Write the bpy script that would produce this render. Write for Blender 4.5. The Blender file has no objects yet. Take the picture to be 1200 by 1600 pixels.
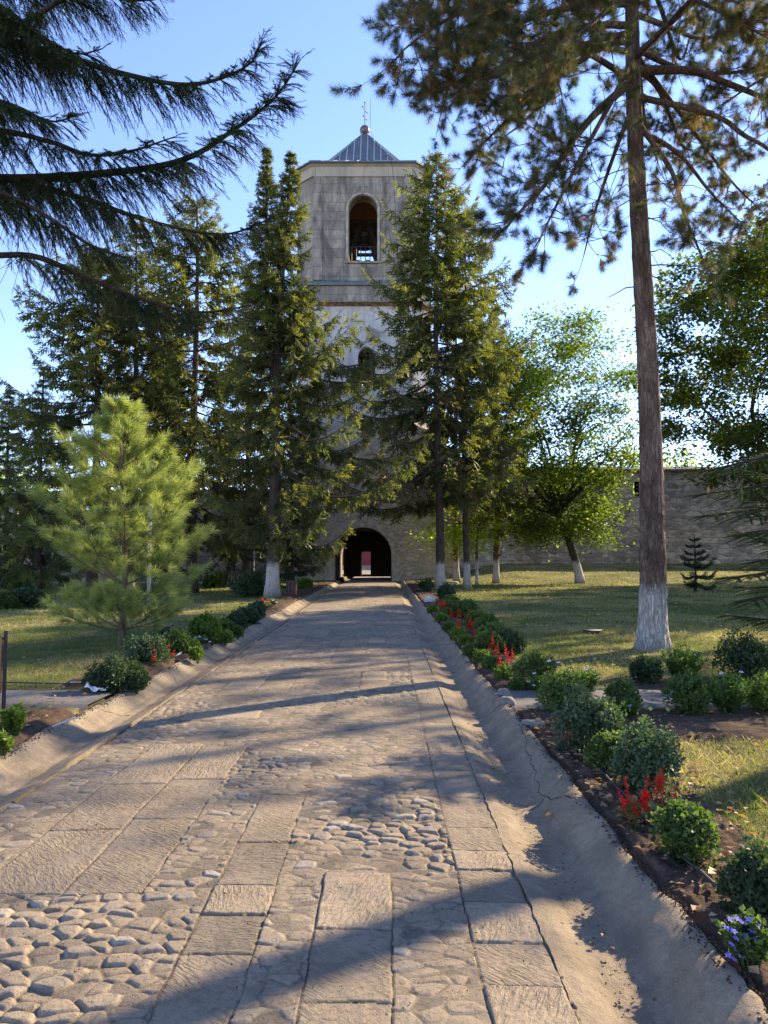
import bpy, math, random
import numpy as np
from mathutils import Vector, Matrix

R = math.radians
scene = bpy.context.scene
COL = scene.collection

# ------------------------------------------------------------------ camera
CAM_H, PITCH, F = 1.55, R(3.34), 1200.0          # eye height, upward tilt, focal length in photo pixels
cam_d = bpy.data.cameras.new('camera')
cam_d.sensor_fit = 'VERTICAL'
cam_d.sensor_height = 36.0
cam_d.lens = 27.0
cam_d.clip_start = 0.05
cam_d.clip_end = 2000
cam = bpy.data.objects.new('camera', cam_d)
COL.objects.link(cam)
cam.location = (0, 0, CAM_H)
cam.rotation_euler = (R(90) + PITCH, 0, 0)
scene.camera = cam

# ------------------------------------------------------------------ light
SUN_AZ, SUN_EL = R(52), R(29)                     # azimuth measured from +Y towards +X
SUN_DIR = Vector((math.sin(SUN_AZ) * math.cos(SUN_EL), math.cos(SUN_AZ) * math.cos(SUN_EL), math.sin(SUN_EL)))
w = bpy.data.worlds.new('World')
scene.world = w
w.use_nodes = True
wn = w.node_tree
sky = wn.nodes.new('ShaderNodeTexSky')
sky.sky_type = 'NISHITA'
sky.sun_disc = False
sky.sun_elevation = SUN_EL
sky.sun_rotation = SUN_AZ
sky.altitude = 900
sky.air_density = 1.0
sky.dust_density = 0.05
sky.ozone_density = 3.0
bg = wn.nodes['Background']
bg.inputs['Strength'].default_value = 0.145
tint = wn.nodes.new('ShaderNodeMix'); tint.data_type = 'RGBA'; tint.blend_type = 'MULTIPLY'; tint.inputs[0].default_value = 1.0
tint.inputs[7].default_value = (1.0, 0.915, 1.05, 1)
wn.links.new(sky.outputs[0], tint.inputs[6]); wn.links.new(tint.outputs[2], bg.inputs['Color'])

sun_d = bpy.data.lights.new('sun', 'SUN')
sun_d.energy = 4.6
sun_d.angle = R(0.55)
sun_d.color = (1.0, 0.80, 0.53)
sun = bpy.data.objects.new('sun', sun_d)
COL.objects.link(sun)
sun.rotation_euler = (-SUN_DIR).to_track_quat('-Z', 'Y').to_euler()

scene.view_settings.view_transform = 'Standard'
scene.view_settings.look = 'None'
scene.view_settings.gamma = 1.0
scene.view_settings.exposure = 1.5
scene.cycles.max_bounces = 6
scene.cycles.diffuse_bounces = 3
scene.cycles.transparent_max_bounces = 4

# ------------------------------------------------------------------ helpers
ST, CT = math.sin(PITCH), math.cos(PITCH)

def ray(px, py):
    dx, dy = (px - 600) / F, (800 - py) / F
    return np.array([dx, CT - dy * ST, ST + dy * CT])

def at(px, py, Y):
    """the point at distance Y up the road seen at this pixel of the photograph"""
    d = ray(px, py)
    return d * (Y / d[1]) + np.array([0, 0, CAM_H])

def gnd(px, py, z=0.0):
    d = ray(px, py)
    return d * ((z - CAM_H) / d[2]) + np.array([0, 0, CAM_H])

def sstep(a, b, x):
    t = np.clip((np.asarray(x, float) - a) / (b - a), 0, 1)
    return t * t * (3 - 2 * t)

def _h(ix, iy, s):
    n = (ix.astype(np.int64) * 374761393 + iy.astype(np.int64) * 668265263 + s * 974634121) & 0x7fffffff
    n = ((n ^ (n >> 13)) * 1274126177) & 0x7fffffff
    return ((n ^ (n >> 16)) & 0xffff) / 65535.0

def vnoise(x, y, s=0):
    x, y = np.asarray(x, float), np.asarray(y, float)
    ix, iy = np.floor(x), np.floor(y)
    fx, fy = x - ix, y - iy
    fx, fy = fx * fx * (3 - 2 * fx), fy * fy * (3 - 2 * fy)
    a, b = _h(ix, iy, s), _h(ix + 1, iy, s)
    c, d = _h(ix, iy + 1, s), _h(ix + 1, iy + 1, s)
    return (a * (1 - fx) + b * fx) * (1 - fy) + (c * (1 - fx) + d * fx) * fy - 0.5

def fbm(x, y, s=0, o=4):
    r, a = 0, 1.0
    for k in range(o):
        r = r + a * vnoise(x * 2 ** k, y * 2 ** k, s + k * 17)
        a *= 0.5
    return r

def unit(v):
    v = np.asarray(v, float)
    return v / np.maximum(np.linalg.norm(v, axis=-1, keepdims=True), 1e-9)

class MB:
    """collects vertices and faces (triangles and quads); build() links them as ONE mesh object"""
    def __init__(self):
        self.v, self.f3, self.f4, self.n = [], [], [], 0
        self.a = []
    def add(self, v, f, rnd=0.5):
        v = np.asarray(v, float).reshape(-1, 3)
        f = np.asarray(f, np.int64)
        if f.size:
            (self.f3 if f.shape[1] == 3 else self.f4).append(f + self.n)
        self.v.append(v)
        self.a.append(np.broadcast_to(np.asarray(rnd, float), (len(v),)))
        self.n += len(v)
    def stamp(self, tmpl, pos, xdir, up, scale, rnd):
        tv, tf = tmpl
        pos = np.atleast_2d(pos); n = len(pos)
        if n == 0: return
        X = unit(np.broadcast_to(xdir, (n, 3)))
        U = np.broadcast_to(up, (n, 3))
        Y = unit(np.cross(U, X) + 1e-6)
        Z = np.cross(X, Y)
        S = np.asarray(scale, float)
        if S.ndim == 0: S = np.full((n, 1), float(S))
        if S.ndim == 1: S = S[:, None]
        S = np.broadcast_to(S, (n, 3)) if S.shape[1] != 3 else S
        loc = tv[None] * S[:, None, :]
        V = loc[..., 0:1] * X[:, None] + loc[..., 1:2] * Y[:, None] + loc[..., 2:3] * Z[:, None] + pos[:, None]
        Fc = tf[None] + (np.arange(n) * len(tv))[:, None, None]
        self.add(V.reshape(-1, 3), Fc.reshape(-1, tf.shape[1]), np.repeat(np.broadcast_to(rnd, (n,)), len(tv)))
    def tube(self, pts, rad, sides=6, rnd=0.5, cap=True):
        pts = np.asarray(pts, float); n = len(pts)
        rad = np.broadcast_to(np.asarray(rad, float), (n,))
        T = unit(np.gradient(pts, axis=0))
        ref = np.array([0, 0, 1.0]) if abs(T[0][2]) < 0.9 else np.array([1.0, 0, 0])
        A = unit(np.cross(T, ref)); B = np.cross(T, A)
        th = np.linspace(0, 2 * np.pi, sides, endpoint=False)
        V = pts[:, None] + rad[:, None, None] * (np.cos(th)[None, :, None] * A[:, None] + np.sin(th)[None, :, None] * B[:, None])
        i = np.arange(n - 1)[:, None] * sides
        j = np.arange(sides)[None]; k = (j + 1) % sides
        q = np.stack([i + j, i + k, i + sides + k, i + sides + j], -1).reshape(-1, 4)
        self.add(V.reshape(-1, 3), q, rnd)
        if cap:
            b = self.n - n * sides
            c = np.array([[b + 0, b + m + 1, b + m] for m in range(1, sides - 1)] +
                         [[b + (n - 1) * sides, b + (n - 1) * sides + m, b + (n - 1) * sides + m + 1] for m in range(1, sides - 1)])
            self.f3.append(c)
    def box(self, c, s, rz=0, rnd=0.5, rot=None):
        c = np.asarray(c, float); s = np.asarray(s, float) / 2
        v = np.array([[x, y, z] for x in (-1, 1) for y in (-1, 1) for z in (-1, 1)], float) * s
        M = np.array(Matrix.Rotation(rz, 3, 'Z')) if rot is None else np.array(rot)
        self.add(v @ M.T + c, [[0, 1, 3, 2], [4, 6, 7, 5], [0, 4, 5, 1], [2, 3, 7, 6], [0, 2, 6, 4], [1, 5, 7, 3]], rnd)
    def quad(self, a, b, c, d, rnd=0.5):
        self.add([a, b, c, d], [[0, 1, 2, 3]], rnd)
    def grid(self, X, Y, Z, rnd=0.5):
        r, c = X.shape
        V = np.stack([X, Y, Z], -1).reshape(-1, 3)
        i = np.arange(r - 1)[:, None] * c; j = np.arange(c - 1)[None]
        q = np.stack([i + j, i + j + 1, i + c + j + 1, i + c + j], -1).reshape(-1, 4)
        self.add(V, q, np.asarray(rnd).reshape(-1) if np.ndim(rnd) else rnd)
    def lathe(self, prof, c=(0, 0, 0), sides=16, rnd=0.5):
        prof = np.asarray(prof, float); n = len(prof)
        th = np.linspace(0, 2 * np.pi, sides, endpoint=False)
        V = np.stack([prof[:, 0:1] * np.cos(th), prof[:, 0:1] * np.sin(th), np.repeat(prof[:, 1:2], sides, 1)], -1) + np.asarray(c)
        i = np.arange(n - 1)[:, None] * sides
        j = np.arange(sides)[None]; k = (j + 1) % sides
        q = np.stack([i + j, i + k, i + sides + k, i + sides + j], -1).reshape(-1, 4)
        self.add(V.reshape(-1, 3), q, rnd)
    def build(self, name, m, parent=None, smooth=False, origin=None, attrs=None):
        me = bpy.data.meshes.new(name)
        V = np.concatenate(self.v) if self.v else np.zeros((0, 3))
        if origin is not None: V = V - np.asarray(origin)
        f3 = np.concatenate(self.f3) if self.f3 else np.zeros((0, 3), np.int64)
        f4 = np.concatenate(self.f4) if self.f4 else np.zeros((0, 4), np.int64)
        me.vertices.add(len(V)); me.vertices.foreach_set('co', V.astype(np.float32).ravel())
        loops = np.concatenate([f3.ravel(), f4.ravel()]).astype(np.int32)
        tot = np.concatenate([np.full(len(f3), 3), np.full(len(f4), 4)]).astype(np.int32)
        st = np.concatenate([[0], np.cumsum(tot)[:-1]]).astype(np.int32) if len(tot) else tot
        me.loops.add(len(loops)); me.loops.foreach_set('vertex_index', loops)
        me.polygons.add(len(tot))
        me.polygons.foreach_set('loop_start', st)
        me.polygons.foreach_set('loop_total', tot)
        me.polygons.foreach_set('use_smooth', np.full(len(tot), smooth))
        at_ = me.attributes.new('rnd', 'FLOAT', 'POINT')
        at_.data.foreach_set('value', np.concatenate(self.a).astype(np.float32))
        for k, val in (attrs or {}).items():
            b = me.attributes.new(k, 'FLOAT', 'POINT')
            b.data.foreach_set('value', np.asarray(val, np.float32).ravel())
        me.update(calc_edges=True)
        me.validate()
        me.materials.append(m)
        o = bpy.data.objects.new(name, me)
        COL.objects.link(o)
        if parent is not None: o.parent = parent
        elif origin is not None: o.location = origin
        return o

def tag(o, label=None, cat=None, group=None, kind=None):
    if label: o['label'] = label
    if cat: o['category'] = cat
    if group: o['group'] = group
    if kind: o['kind'] = kind
    return o

def thing(name, loc, label, cat, group=None, rz=0):
    o = bpy.data.objects.new(name, None)
    o.empty_display_size = 0.2
    COL.objects.link(o)
    o.location = [float(c) for c in loc]; o.rotation_euler = (0, 0, rz)
    return tag(o, label, cat, group)

def copy_tree(o, parent=None):
    c = o.copy(); COL.objects.link(c)
    if parent is not None: c.parent = parent
    for ch in [k for k in bpy.data.objects if k.parent == o]:
        copy_tree(ch, c)
    return c

# ------------------------------------------------------------------ materials
class NT:
    def __init__(self, name):
        self.m = bpy.data.materials.new(name); self.m.use_nodes = True
        self.t = self.m.node_tree; self.b = self.t.nodes['Principled BSDF']
        self.out = self.t.nodes['Material Output']
    def n(self, typ, props=None, **inp):
        nd = self.t.nodes.new('ShaderNode' + typ)
        for k, v in (props or {}).items(): setattr(nd, k, v)
        for k, v in inp.items(): self.set(nd, k, v)
        return nd
    def set(self, nd, k, v):
        key = int(k[1:]) if k[0] == 'i' and k[1:].isdigit() else k.replace('_', ' ')
        s = nd.inputs[key]
        if hasattr(v, 'outputs'): self.t.links.new(v.outputs[0], s)
        elif isinstance(v, bpy.types.NodeSocket): self.t.links.new(v, s)
        else: s.default_value = (*v, 1.0) if (isinstance(v, tuple) and len(v) == 3 and s.type == 'RGBA') else v
    def obj(self): return self.n('TexCoord').outputs['Object']
    def pos(self): return self.n('NewGeometry').outputs['Position']
    def map(self, vec, scale=(1, 1, 1), rot=(0, 0, 0)):
        return self.n('Mapping', None, Vector=vec, Scale=scale, Rotation=rot)
    def noise(self, vec, scale, detail=4, rough=0.55, dist=0.0):
        return self.n('TexNoise', None, Vector=vec, Scale=scale, Detail=detail, Roughness=rough, Distortion=dist).outputs[0]
    def attr(self, name): return self.n('Attribute', {'attribute_name': name}).outputs['Fac']
    def ramp(self, fac, stops, interp='LINEAR'):
        r = self.n('ValToRGB', None, Fac=fac)
        e = r.color_ramp.elements; r.color_ramp.interpolation = interp
        while len(e) < len(stops): e.new(0.5)
        for k, (p, c) in enumerate(stops):
            e[k].position = p; e[k].color = (*c, 1) if len(c) == 3 else c
        return r.outputs[0]
    def rampv(self, fac, a, b):
        return self.n('MapRange', None, Value=fac, From_Min=a, From_Max=b).outputs[0]
    def mix(self, fac, a, b, mode='MIX'):
        m = self.n('Mix', {'data_type': 'RGBA', 'blend_type': mode})
        self.set(m, 'i0', fac); self.set(m, 'i6', a); self.set(m, 'i7', b)
        return m.outputs[2]
    def math(self, op, a, b=0.0, clamp=False):
        return self.n('Math', {'operation': op, 'use_clamp': clamp}, i0=a, i1=b).outputs[0]
    def bump(self, h, strength=0.5, dist=0.02, normal=None):
        b = self.n('Bump', None, Height=h, Strength=strength, Distance=dist)
        if normal is not None: self.set(b, 'Normal', normal)
        self.set(self.b, 'Normal', b.outputs[0]); return b.outputs[0]
    def fin(self, color, rough=0.8, spec=0.3, metal=0.0):
        self.set(self.b, 'Base Color', color); self.set(self.b, 'Roughness', rough)
        self.set(self.b, 'Specular IOR Level', spec); self.set(self.b, 'Metallic', metal)
        return self.m

def m_leaf(name, cols, trans=0.35, tcol=(1.0, 1.15, 0.5), rough=0.55, spec=0.25):
    k = NT(name)
    c = k.ramp(k.attr('rnd'), [(i / (len(cols) - 1), x) for i, x in enumerate(cols)])
    k.fin(c, rough, spec)
    t = k.n('BsdfTranslucent', None, Color=k.mix(1.0, c, (tcol[0] * 1.0, min(tcol[1], 1.0), tcol[2]), 'MULTIPLY'))
    g = k.mix(1.0, c, (2.2 * tcol[0], 2.2 * tcol[1], 2.2 * tcol[2]), 'MULTIPLY')
    k.set(t, 'Color', g)
    ms = k.n('MixShader', None, Fac=trans)
    k.t.links.new(k.b.outputs[0], ms.inputs[1]); k.t.links.new(t.outputs[0], ms.inputs[2])
    k.t.links.new(ms.outputs[0], k.out.inputs['Surface'])
    return k.m

def m_bark(name, c1, c2, wash=None, scale=14, bump=0.8):
    k = NT(name); o = k.obj()
    st = k.map(o, (1, 1, 0.22))
    n1 = k.noise(st, scale, 6, 0.65)
    n2 = k.noise(o, 2.2, 3)
    wob = k.n('VectorMath', {'operation': 'ADD'}, i0=k.map(o, (1, 1, .16)), i1=k.n('VectorMath', {'operation': 'SCALE'}, i0=k.n('TexNoise', None, Vector=k.map(o, (1, 1, .5)), Scale=scale * 1.3, Detail=5.0, Roughness=.65).outputs[1], Scale=.11))
    v = k.n('TexVoronoi', {'feature': 'DISTANCE_TO_EDGE'}, Vector=wob, Scale=scale * 2.2)
    c = k.mix(k.rampv(n1, 0.32, 0.68), c1, c2)
    c = k.mix(k.rampv(n2, 0.45, 0.75), c, tuple(x * 0.72 for x in c1))
    fis = k.rampv(k.math('ADD', v.outputs[0], k.math('MULTIPLY', k.math('SUBTRACT', n1, .5), .22)), .0, .16)
    c = k.mix(k.math('MULTIPLY', k.math('SUBTRACT', 1.0, fis), .6), c, tuple(x * .35 for x in c1))
    if wash:
        z = k.n('SeparateXYZ', None, Vector=o).outputs[2]
        nz = k.math('ADD', k.math('MULTIPLY', k.math('SUBTRACT', k.noise(o, 4, 3), .5), .35), k.math('MULTIPLY', k.math('SUBTRACT', k.noise(st, scale * 2.2, 6, .7), .5), .55))
        f = k.rampv(k.math('ADD', z, nz), wash + .13, wash - .10)
        flake = k.rampv(k.noise(st, scale * 1.7, 6, .7), .34, .50)
        dirt = k.math('MULTIPLY', k.math('ADD', .35, k.math('MULTIPLY', flake, .65)), k.math('ADD', .3, k.math('MULTIPLY', fis, .7)))
        low = k.math('MULTIPLY', k.rampv(k.math('ADD', z, k.math('MULTIPLY', k.noise(o, 9, 4), .25)), .42, .10), .8)
        wc = k.mix(dirt, (.22, .18, .14), (.58, .54, .475))
        wc = k.mix(k.math('MULTIPLY', k.rampv(n2, .42, .7), .35), wc, (.33, .29, .25))
        wc = k.mix(low, wc, (.21, .165, .12))
        c = k.mix(f, c, wc)
    h = k.math('ADD', k.math('MULTIPLY', n1, 0.7), k.math('MULTIPLY', k.rampv(v.outputs[0], 0, 0.25), 0.5))
    k.bump(h, bump, 0.03)
    return k.fin(c, 0.9, 0.15)

def m_plain(name, col, rough=0.6, metal=0.0, spec=0.4, var=0.15, scale=12):
    k = NT(name)
    n = k.noise(k.obj(), scale, 5)
    c = k.mix(k.rampv(n, 0.3, 0.7), tuple(x * (1 - var) for x in col), tuple(min(1, x * (1 + var)) for x in col))
    k.bump(n, 0.15, 0.01)
    return k.fin(c, rough, spec, metal)

M = {}
# -- paving
k = NT('paving'); p = k.pos()
rn, jn, sl = k.attr('rnd'), k.attr('joint'), k.attr('slab')
cob = k.ramp(rn, [(0, (.15, .135, .12)), (.15, (.23, .195, .16)), (.35, (.34, .28, .21)), (.6, (.28, .235, .185)), (.8, (.37, .305, .235)), (.95, (.30, .265, .235)), (1, (.46, .42, .37))])
slc = k.ramp(rn, [(0, (.25, .215, .175)), (.5, (.345, .285, .22)), (1, (.42, .345, .26))])
st = k.mix(sl, cob, slc)
mort = k.mix(k.rampv(k.noise(p, 7, 6, .7), .36, .62), (.11, .09, .07), (.37, .305, .23))
c = k.mix(jn, mort, st)
blot = k.noise(p, 2.3, 5)
c = k.mix(k.math('MULTIPLY', k.rampv(blot, .42, .72), .45), c, k.mix(1, c, (.62, .60, .58), 'MULTIPLY'))
fine = k.noise(p, 130, 4, .7)
c = k.mix(k.math('MULTIPLY', k.rampv(fine, .25, .75), .5), k.mix(1, c, (.66, .66, .66), 'MULTIPLY'), k.mix(1, c, (1.15, 1.13, 1.1), 'MULTIPLY'))
lite = k.n('TexVoronoi', None, Vector=p, Scale=28)
c = k.mix(k.math('MULTIPLY', k.math('LESS_THAN', lite.outputs[0], 0.07), .4), c, (.55, .52, .47))
ang = k.math('MULTIPLY', rn, 2.2)
vr = k.n('VectorRotate', {'rotation_type': 'Z_AXIS'}, Vector=p, Angle=ang)
cm = k.map(vr, (15, 62, 1))
ch1 = k.noise(cm, 1.0, 4, .55, .5); ch2 = k.noise(p, 42, 5, .72)
tool = k.rampv(ch1, .36, .60)
pit = k.rampv(ch2, .30, .48)
where = k.rampv(k.noise(p, 3.1, 3), .36, .58)
chis = k.math('MULTIPLY', k.math('MULTIPLY', tool, where), sl)
c = k.mix(k.math('MULTIPLY', k.math('MULTIPLY', k.math('SUBTRACT', 1.0, tool), where), k.math('MULTIPLY', sl, .42)), c, (.11, .09, .07))
c = k.mix(k.math('MULTIPLY', k.math('SUBTRACT', 1.0, pit), .38), c, (.10, .085, .065))
dust = k.rampv(k.noise(p, 1.1, 6, .65), .48, .66)
c = k.mix(k.math('MULTIPLY', dust, .40), c, (.37, .31, .235))
c = k.mix(1.0, c, (1.0, .975, .89), 'MULTIPLY')
hh = k.math('ADD', k.math('MULTIPLY', chis, .6), k.math('ADD', k.math('MULTIPLY', fine, .30), k.math('ADD', k.math('MULTIPLY', pit, .35), k.math('MULTIPLY', k.noise(p, 14, 5, .6), .8))))
k.bump(hh, .85, .013)
M['paving'] = k.fin(c, .85, .25)

k = NT('gutter_concrete'); p = k.pos()
n1, n2 = k.noise(p, 3.0, 6, .6), k.noise(p, 90, 4, .7)
c = k.mix(k.rampv(n1, .3, .7), (.23, .185, .125), (.345, .28, .195))
c = k.mix(k.math('MULTIPLY', k.rampv(n2, .3, .7), .4), c, k.mix(1, c, (.6, .6, .6), 'MULTIPLY'))
cr = k.n('TexVoronoi', {'feature': 'DISTANCE_TO_EDGE'}, Vector=k.map(k.n('VectorMath', {'operation': 'ADD'}, i0=p, i1=k.n('VectorMath', {'operation': 'SCALE'}, i0=k.n('TexNoise', None, Vector=p, Scale=6.0).outputs[1], Scale=.12)), (1.1, .55, 1)), Scale=.62)
crk = k.math('LESS_THAN', cr.outputs[0], .0022)
c = k.mix(crk, c, (.05, .04, .03))
c = k.mix(k.math('MULTIPLY', k.rampv(k.noise(k.map(p, (2.5, .7, 1)), 2.2, 6, .7), .5, .72), .6), c, (.13, .105, .08))
peb = k.n('TexVoronoi', None, Vector=p, Scale=45)
c = k.mix(k.math('MULTIPLY', k.math('LESS_THAN', peb.outputs[0], .13), .5), c, (.45, .41, .36))
n4 = k.noise(p, 22, 6, .72)
c = k.mix(k.math('MULTIPLY', k.rampv(n4, .55, .35), .40), c, (.12, .10, .08))
k.bump(k.math('ADD', k.math('MULTIPLY', n2, .6), k.math('ADD', k.math('MULTIPLY', n4, .9), k.math('SUBTRACT', n1, k.math('MULTIPLY', crk, .6)))), .9, .014)
M['gutter'] = k.fin(c, .9, .2)

k = NT('lawn_ground'); p = k.pos()
n1, n2, n3 = k.noise(p, .55, 6, .62), k.noise(p, 14, 5, .7), k.noise(p, 2.3, 4, .6)
g = k.mix(k.rampv(n2, .3, .7), (.055, .072, .022), (.12, .125, .045))
d = k.mix(k.rampv(n2, .3, .7), (.19, .15, .08), (.30, .245, .13))
f = k.rampv(k.math('ADD', k.math('MULTIPLY', n1, .55), k.math('MULTIPLY', n3, .45)), .42, .62)
c = k.mix(f, g, d)
k.bump(k.noise(k.map(p, (1, 1, 1)), 40, 5, .75), .9, .05)
M['lawn'] = k.fin(c, .95, .1)

k = NT('bed_soil'); p = k.pos()
n1, n2 = k.noise(p, 9, 6, .65), k.noise(p, 45, 5, .7)
c = k.mix(k.rampv(n1, .3, .7), (.055, .036, .025), (.135, .092, .064))
c = k.mix(k.math('MULTIPLY', k.rampv(n2, .45, .8), .5), c, (.20, .15, .11))
k.bump(k.math('ADD', n1, n2), .9, .03)
M['soil'] = k.fin(c, .95, .1)

k = NT('worn_asphalt'); p = k.pos()
n1, n2 = k.noise(p, 2.0, 5), k.noise(p, 120, 3, .7)
c = k.mix(k.rampv(n1, .3, .7), (.15, .14, .13), (.22, .205, .19))
c = k.mix(k.math('MULTIPLY', k.rampv(n2, .3, .7), .6), c, k.mix(1, c, (.45, .45, .45), 'MULTIPLY'))
k.bump(n2, .7, .008)
M['asphalt'] = k.fin(c, .9, .2)

# -- masonry
def m_ashlar(name, c1, c2, dark, bw=1.15, bh=.62, stain=.6):
    k = NT(name); p = k.obj()
    s = k.n('SeparateXYZ', None, Vector=p)
    xy = k.math('ADD', s.outputs[0], k.math('MULTIPLY', s.outputs[1], 0.83))
    v = k.n('CombineXYZ', None, X=xy, Y=s.outputs[2])
    br = k.n('TexBrick', {'offset': .5}, Vector=v, Color1=(0, 0, 0), Color2=(1, 1, 1), Mortar=(.5, .5, .5), Scale=1.0, Mortar_Size=.012, Mortar_Smooth=.3, Brick_Width=bw, Row_Height=bh)
    c = k.mix(br.outputs[0], c1, c2)
    n1 = k.noise(k.map(p, (1, 1, .40)), 1.1, 7, .68, .6); n2 = k.noise(p, 22, 5, .7)
    n3 = k.noise(k.map(p, (1, 1, .12)), 3.2, 5, .65)
    c = k.mix(k.math('MULTIPLY', k.rampv(n1, .40, .62), stain), c, dark)
    c = k.mix(k.math('MULTIPLY', k.rampv(n3, .52, .72), stain * .7), c, dark)
    c = k.mix(k.math('MULTIPLY', br.outputs[1], .65), c, (.06, .052, .042))
    c = k.mix(k.math('MULTIPLY', k.rampv(n2, .3, .7), .25), c, k.mix(1, c, (.6, .6, .6), 'MULTIPLY'))
    k.bump(k.math('SUBTRACT', k.math('MULTIPLY', n2, .4), br.outputs[1]), .5, .02)
    return k.fin(c, .9, .2)

M['ashlar'] = m_ashlar('ashlar_stone', (.31, .27, .21), (.45, .385, .295), (.125, .115, .095), stain=.9)
M['ashlar_clean'] = m_ashlar('cornice_stone', (.44, .38, .28), (.52, .44, .32), (.28, .25, .20), 1.6, .8, .5)

k = NT('old_plaster'); p = k.obj()
n1, n2, n3 = k.noise(p, .55, 7, .65, .6), k.noise(p, 6, 6, .65), k.noise(k.map(p, (1.2, 1.2, .16)), 1.6, 5, .6)
c = k.mix(k.rampv(n2, .3, .7), (.52, .475, .41), (.68, .63, .56))
c = k.mix(k.math('MULTIPLY', k.rampv(n3, .44, .72), .75), c, (.28, .255, .215))
ex = k.rampv(n1, .535, .60)
vs = k.n('TexVoronoi', {'feature': 'DISTANCE_TO_EDGE'}, Vector=k.map(p, (1, 1, 1.7)), Scale=2.6)
stn = k.mix(k.rampv(vs.outputs[0], .02, .08), (.30, .26, .21), k.mix(k.rampv(n2, .3, .7), (.24, .20, .155), (.38, .32, .25)))
c = k.mix(ex, c, stn)
k.bump(k.math('ADD', n2, k.math('MULTIPLY', ex, k.math('SUBTRACT', k.rampv(vs.outputs[0], 0, .1), 1.2))), .6, .05)
M['plaster'] = k.fin(c, .9, .15)

def m_rubble(name, c1, c2, mort, sc=2.4, moss=.5):
    k = NT(name); p = k.obj()
    d = k.n('VectorMath', {'operation': 'ADD'}, i0=p, i1=k.n('VectorMath', {'operation': 'SCALE'}, i0=k.n('TexNoise', None, Vector=p, Scale=3.0).outputs[1], Scale=.22))
    mp = k.map(d, (1, 1, 1.9))
    ve = k.n('TexVoronoi', {'feature': 'DISTANCE_TO_EDGE'}, Vector=mp, Scale=sc)
    vc = k.n('TexVoronoi', None, Vector=mp, Scale=sc)
    n2 = k.noise(p, 9, 6, .7); n1 = k.noise(p, .45, 5, .6)
    s = k.mix(k.n('SeparateColor', None, Color=vc.outputs[1]).outputs[0], c1, c2)
    c = k.mix(k.rampv(ve.outputs[0], .015, .07), mort, s)
    c = k.mix(k.math('MULTIPLY', k.rampv(n2, .35, .7), .45), c, k.mix(1, c, (.55, .55, .55), 'MULTIPLY'))
    c = k.mix(k.math('MULTIPLY', k.rampv(n1, .5, .72), moss), c, (.13, .125, .10))
    k.bump(k.math('ADD', k.rampv(ve.outputs[0], 0, .12), k.math('MULTIPLY', n2, .6)), .8, .08)
    return k.fin(c, .95, .1)
M['rubble'] = m_rubble('rubble_masonry', (.24, .195, .145), (.56, .455, .32), (.42, .345, .25), 1.55, .8)
M['rubble_base'] = m_rubble('plastered_rubble', (.47, .395, .29), (.58, .495, .37), (.57, .49, .37), 2.2, .3)  # tower base colour lightened and warmed to carry light bounced off the ground
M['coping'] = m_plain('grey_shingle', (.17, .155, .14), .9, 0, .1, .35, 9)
k = NT('roof_sheet'); p = k.obj()
n1 = k.noise(p, 1.1, 5)
k.bump(k.noise(p, 4, 3), .12, .02)
M['roof'] = k.fin(k.mix(k.rampv(n1, .35, .68), (.075, .095, .10), (.115, .135, .14)), .6, .4, .0)
M['roof_seam'] = m_plain('roof_seam_metal', (.42, .45, .46), .45, .3, .5, .1)
M['flashing'] = m_plain('green_copper', (.15, .17, .165), .6, .3, .4, .25, 5)
M['ball'] = m_plain('bronze_ball', (.16, .125, .11), .45, .5, .5, .2, 3)
M['gold'] = m_plain('gilt_iron', (.42, .27, .15), .5, .4, .5, .25, 8)
M['tile'] = m_plain('clay_tile', (.27, .175, .125), .9, 0, .15, .55, 5)
M['iron'] = m_plain('dark_iron', (.035, .033, .033), .55, .3, .4, .2)
M['bronze'] = m_plain('bell_bronze', (.10, .085, .06), .4, .8, .5, .2)
M['wood'] = m_plain('dark_timber', (.055, .036, .026), .8, 0, .2, .3, 10)
M['red_wood'] = m_plain('red_timber', (.20, .085, .05), .75, 0, .2, .3, 8)
M['bin_slat'] = m_plain('bin_slat_wood', (.045, .016, .013), .6, 0, .35, .25, 20)
M['grey_metal'] = m_plain('galvanised_metal', (.42, .43, .45), .45, .5, .5, .1)
M['white_paint'] = m_plain('white_paint', (.52, .50, .47), .7, 0, .3, .2)
M['paper'] = m_plain('paper', (.80, .79, .77), .8, 0, .2, .03)
M['hose'] = m_plain('black_hose', (.028, .027, .028), .45, 0, .5, .2)
M['rock'] = m_plain('limestone_rock', (.40, .35, .27), .9, 0, .15, .4, 6)
M['rock_grey'] = m_plain('grey_rock', (.20, .185, .165), .9, 0, .15, .4, 9)
M['cut_wood'] = m_plain('cut_wood', (.40, .33, .24), .9, 0, .15, .3, 25)
M['tan'] = m_plain('tan_block', (.46, .36, .26), .8, 0, .2, .2, 10)
M['red_wall'] = m_plain('red_plaster', (.24, .055, .05), .85, 0, .2, .2, 2)
M['yellow_stone'] = m_plain('arch_stone', (.40, .345, .265), .9, 0, .15, .3, 3)

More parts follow.
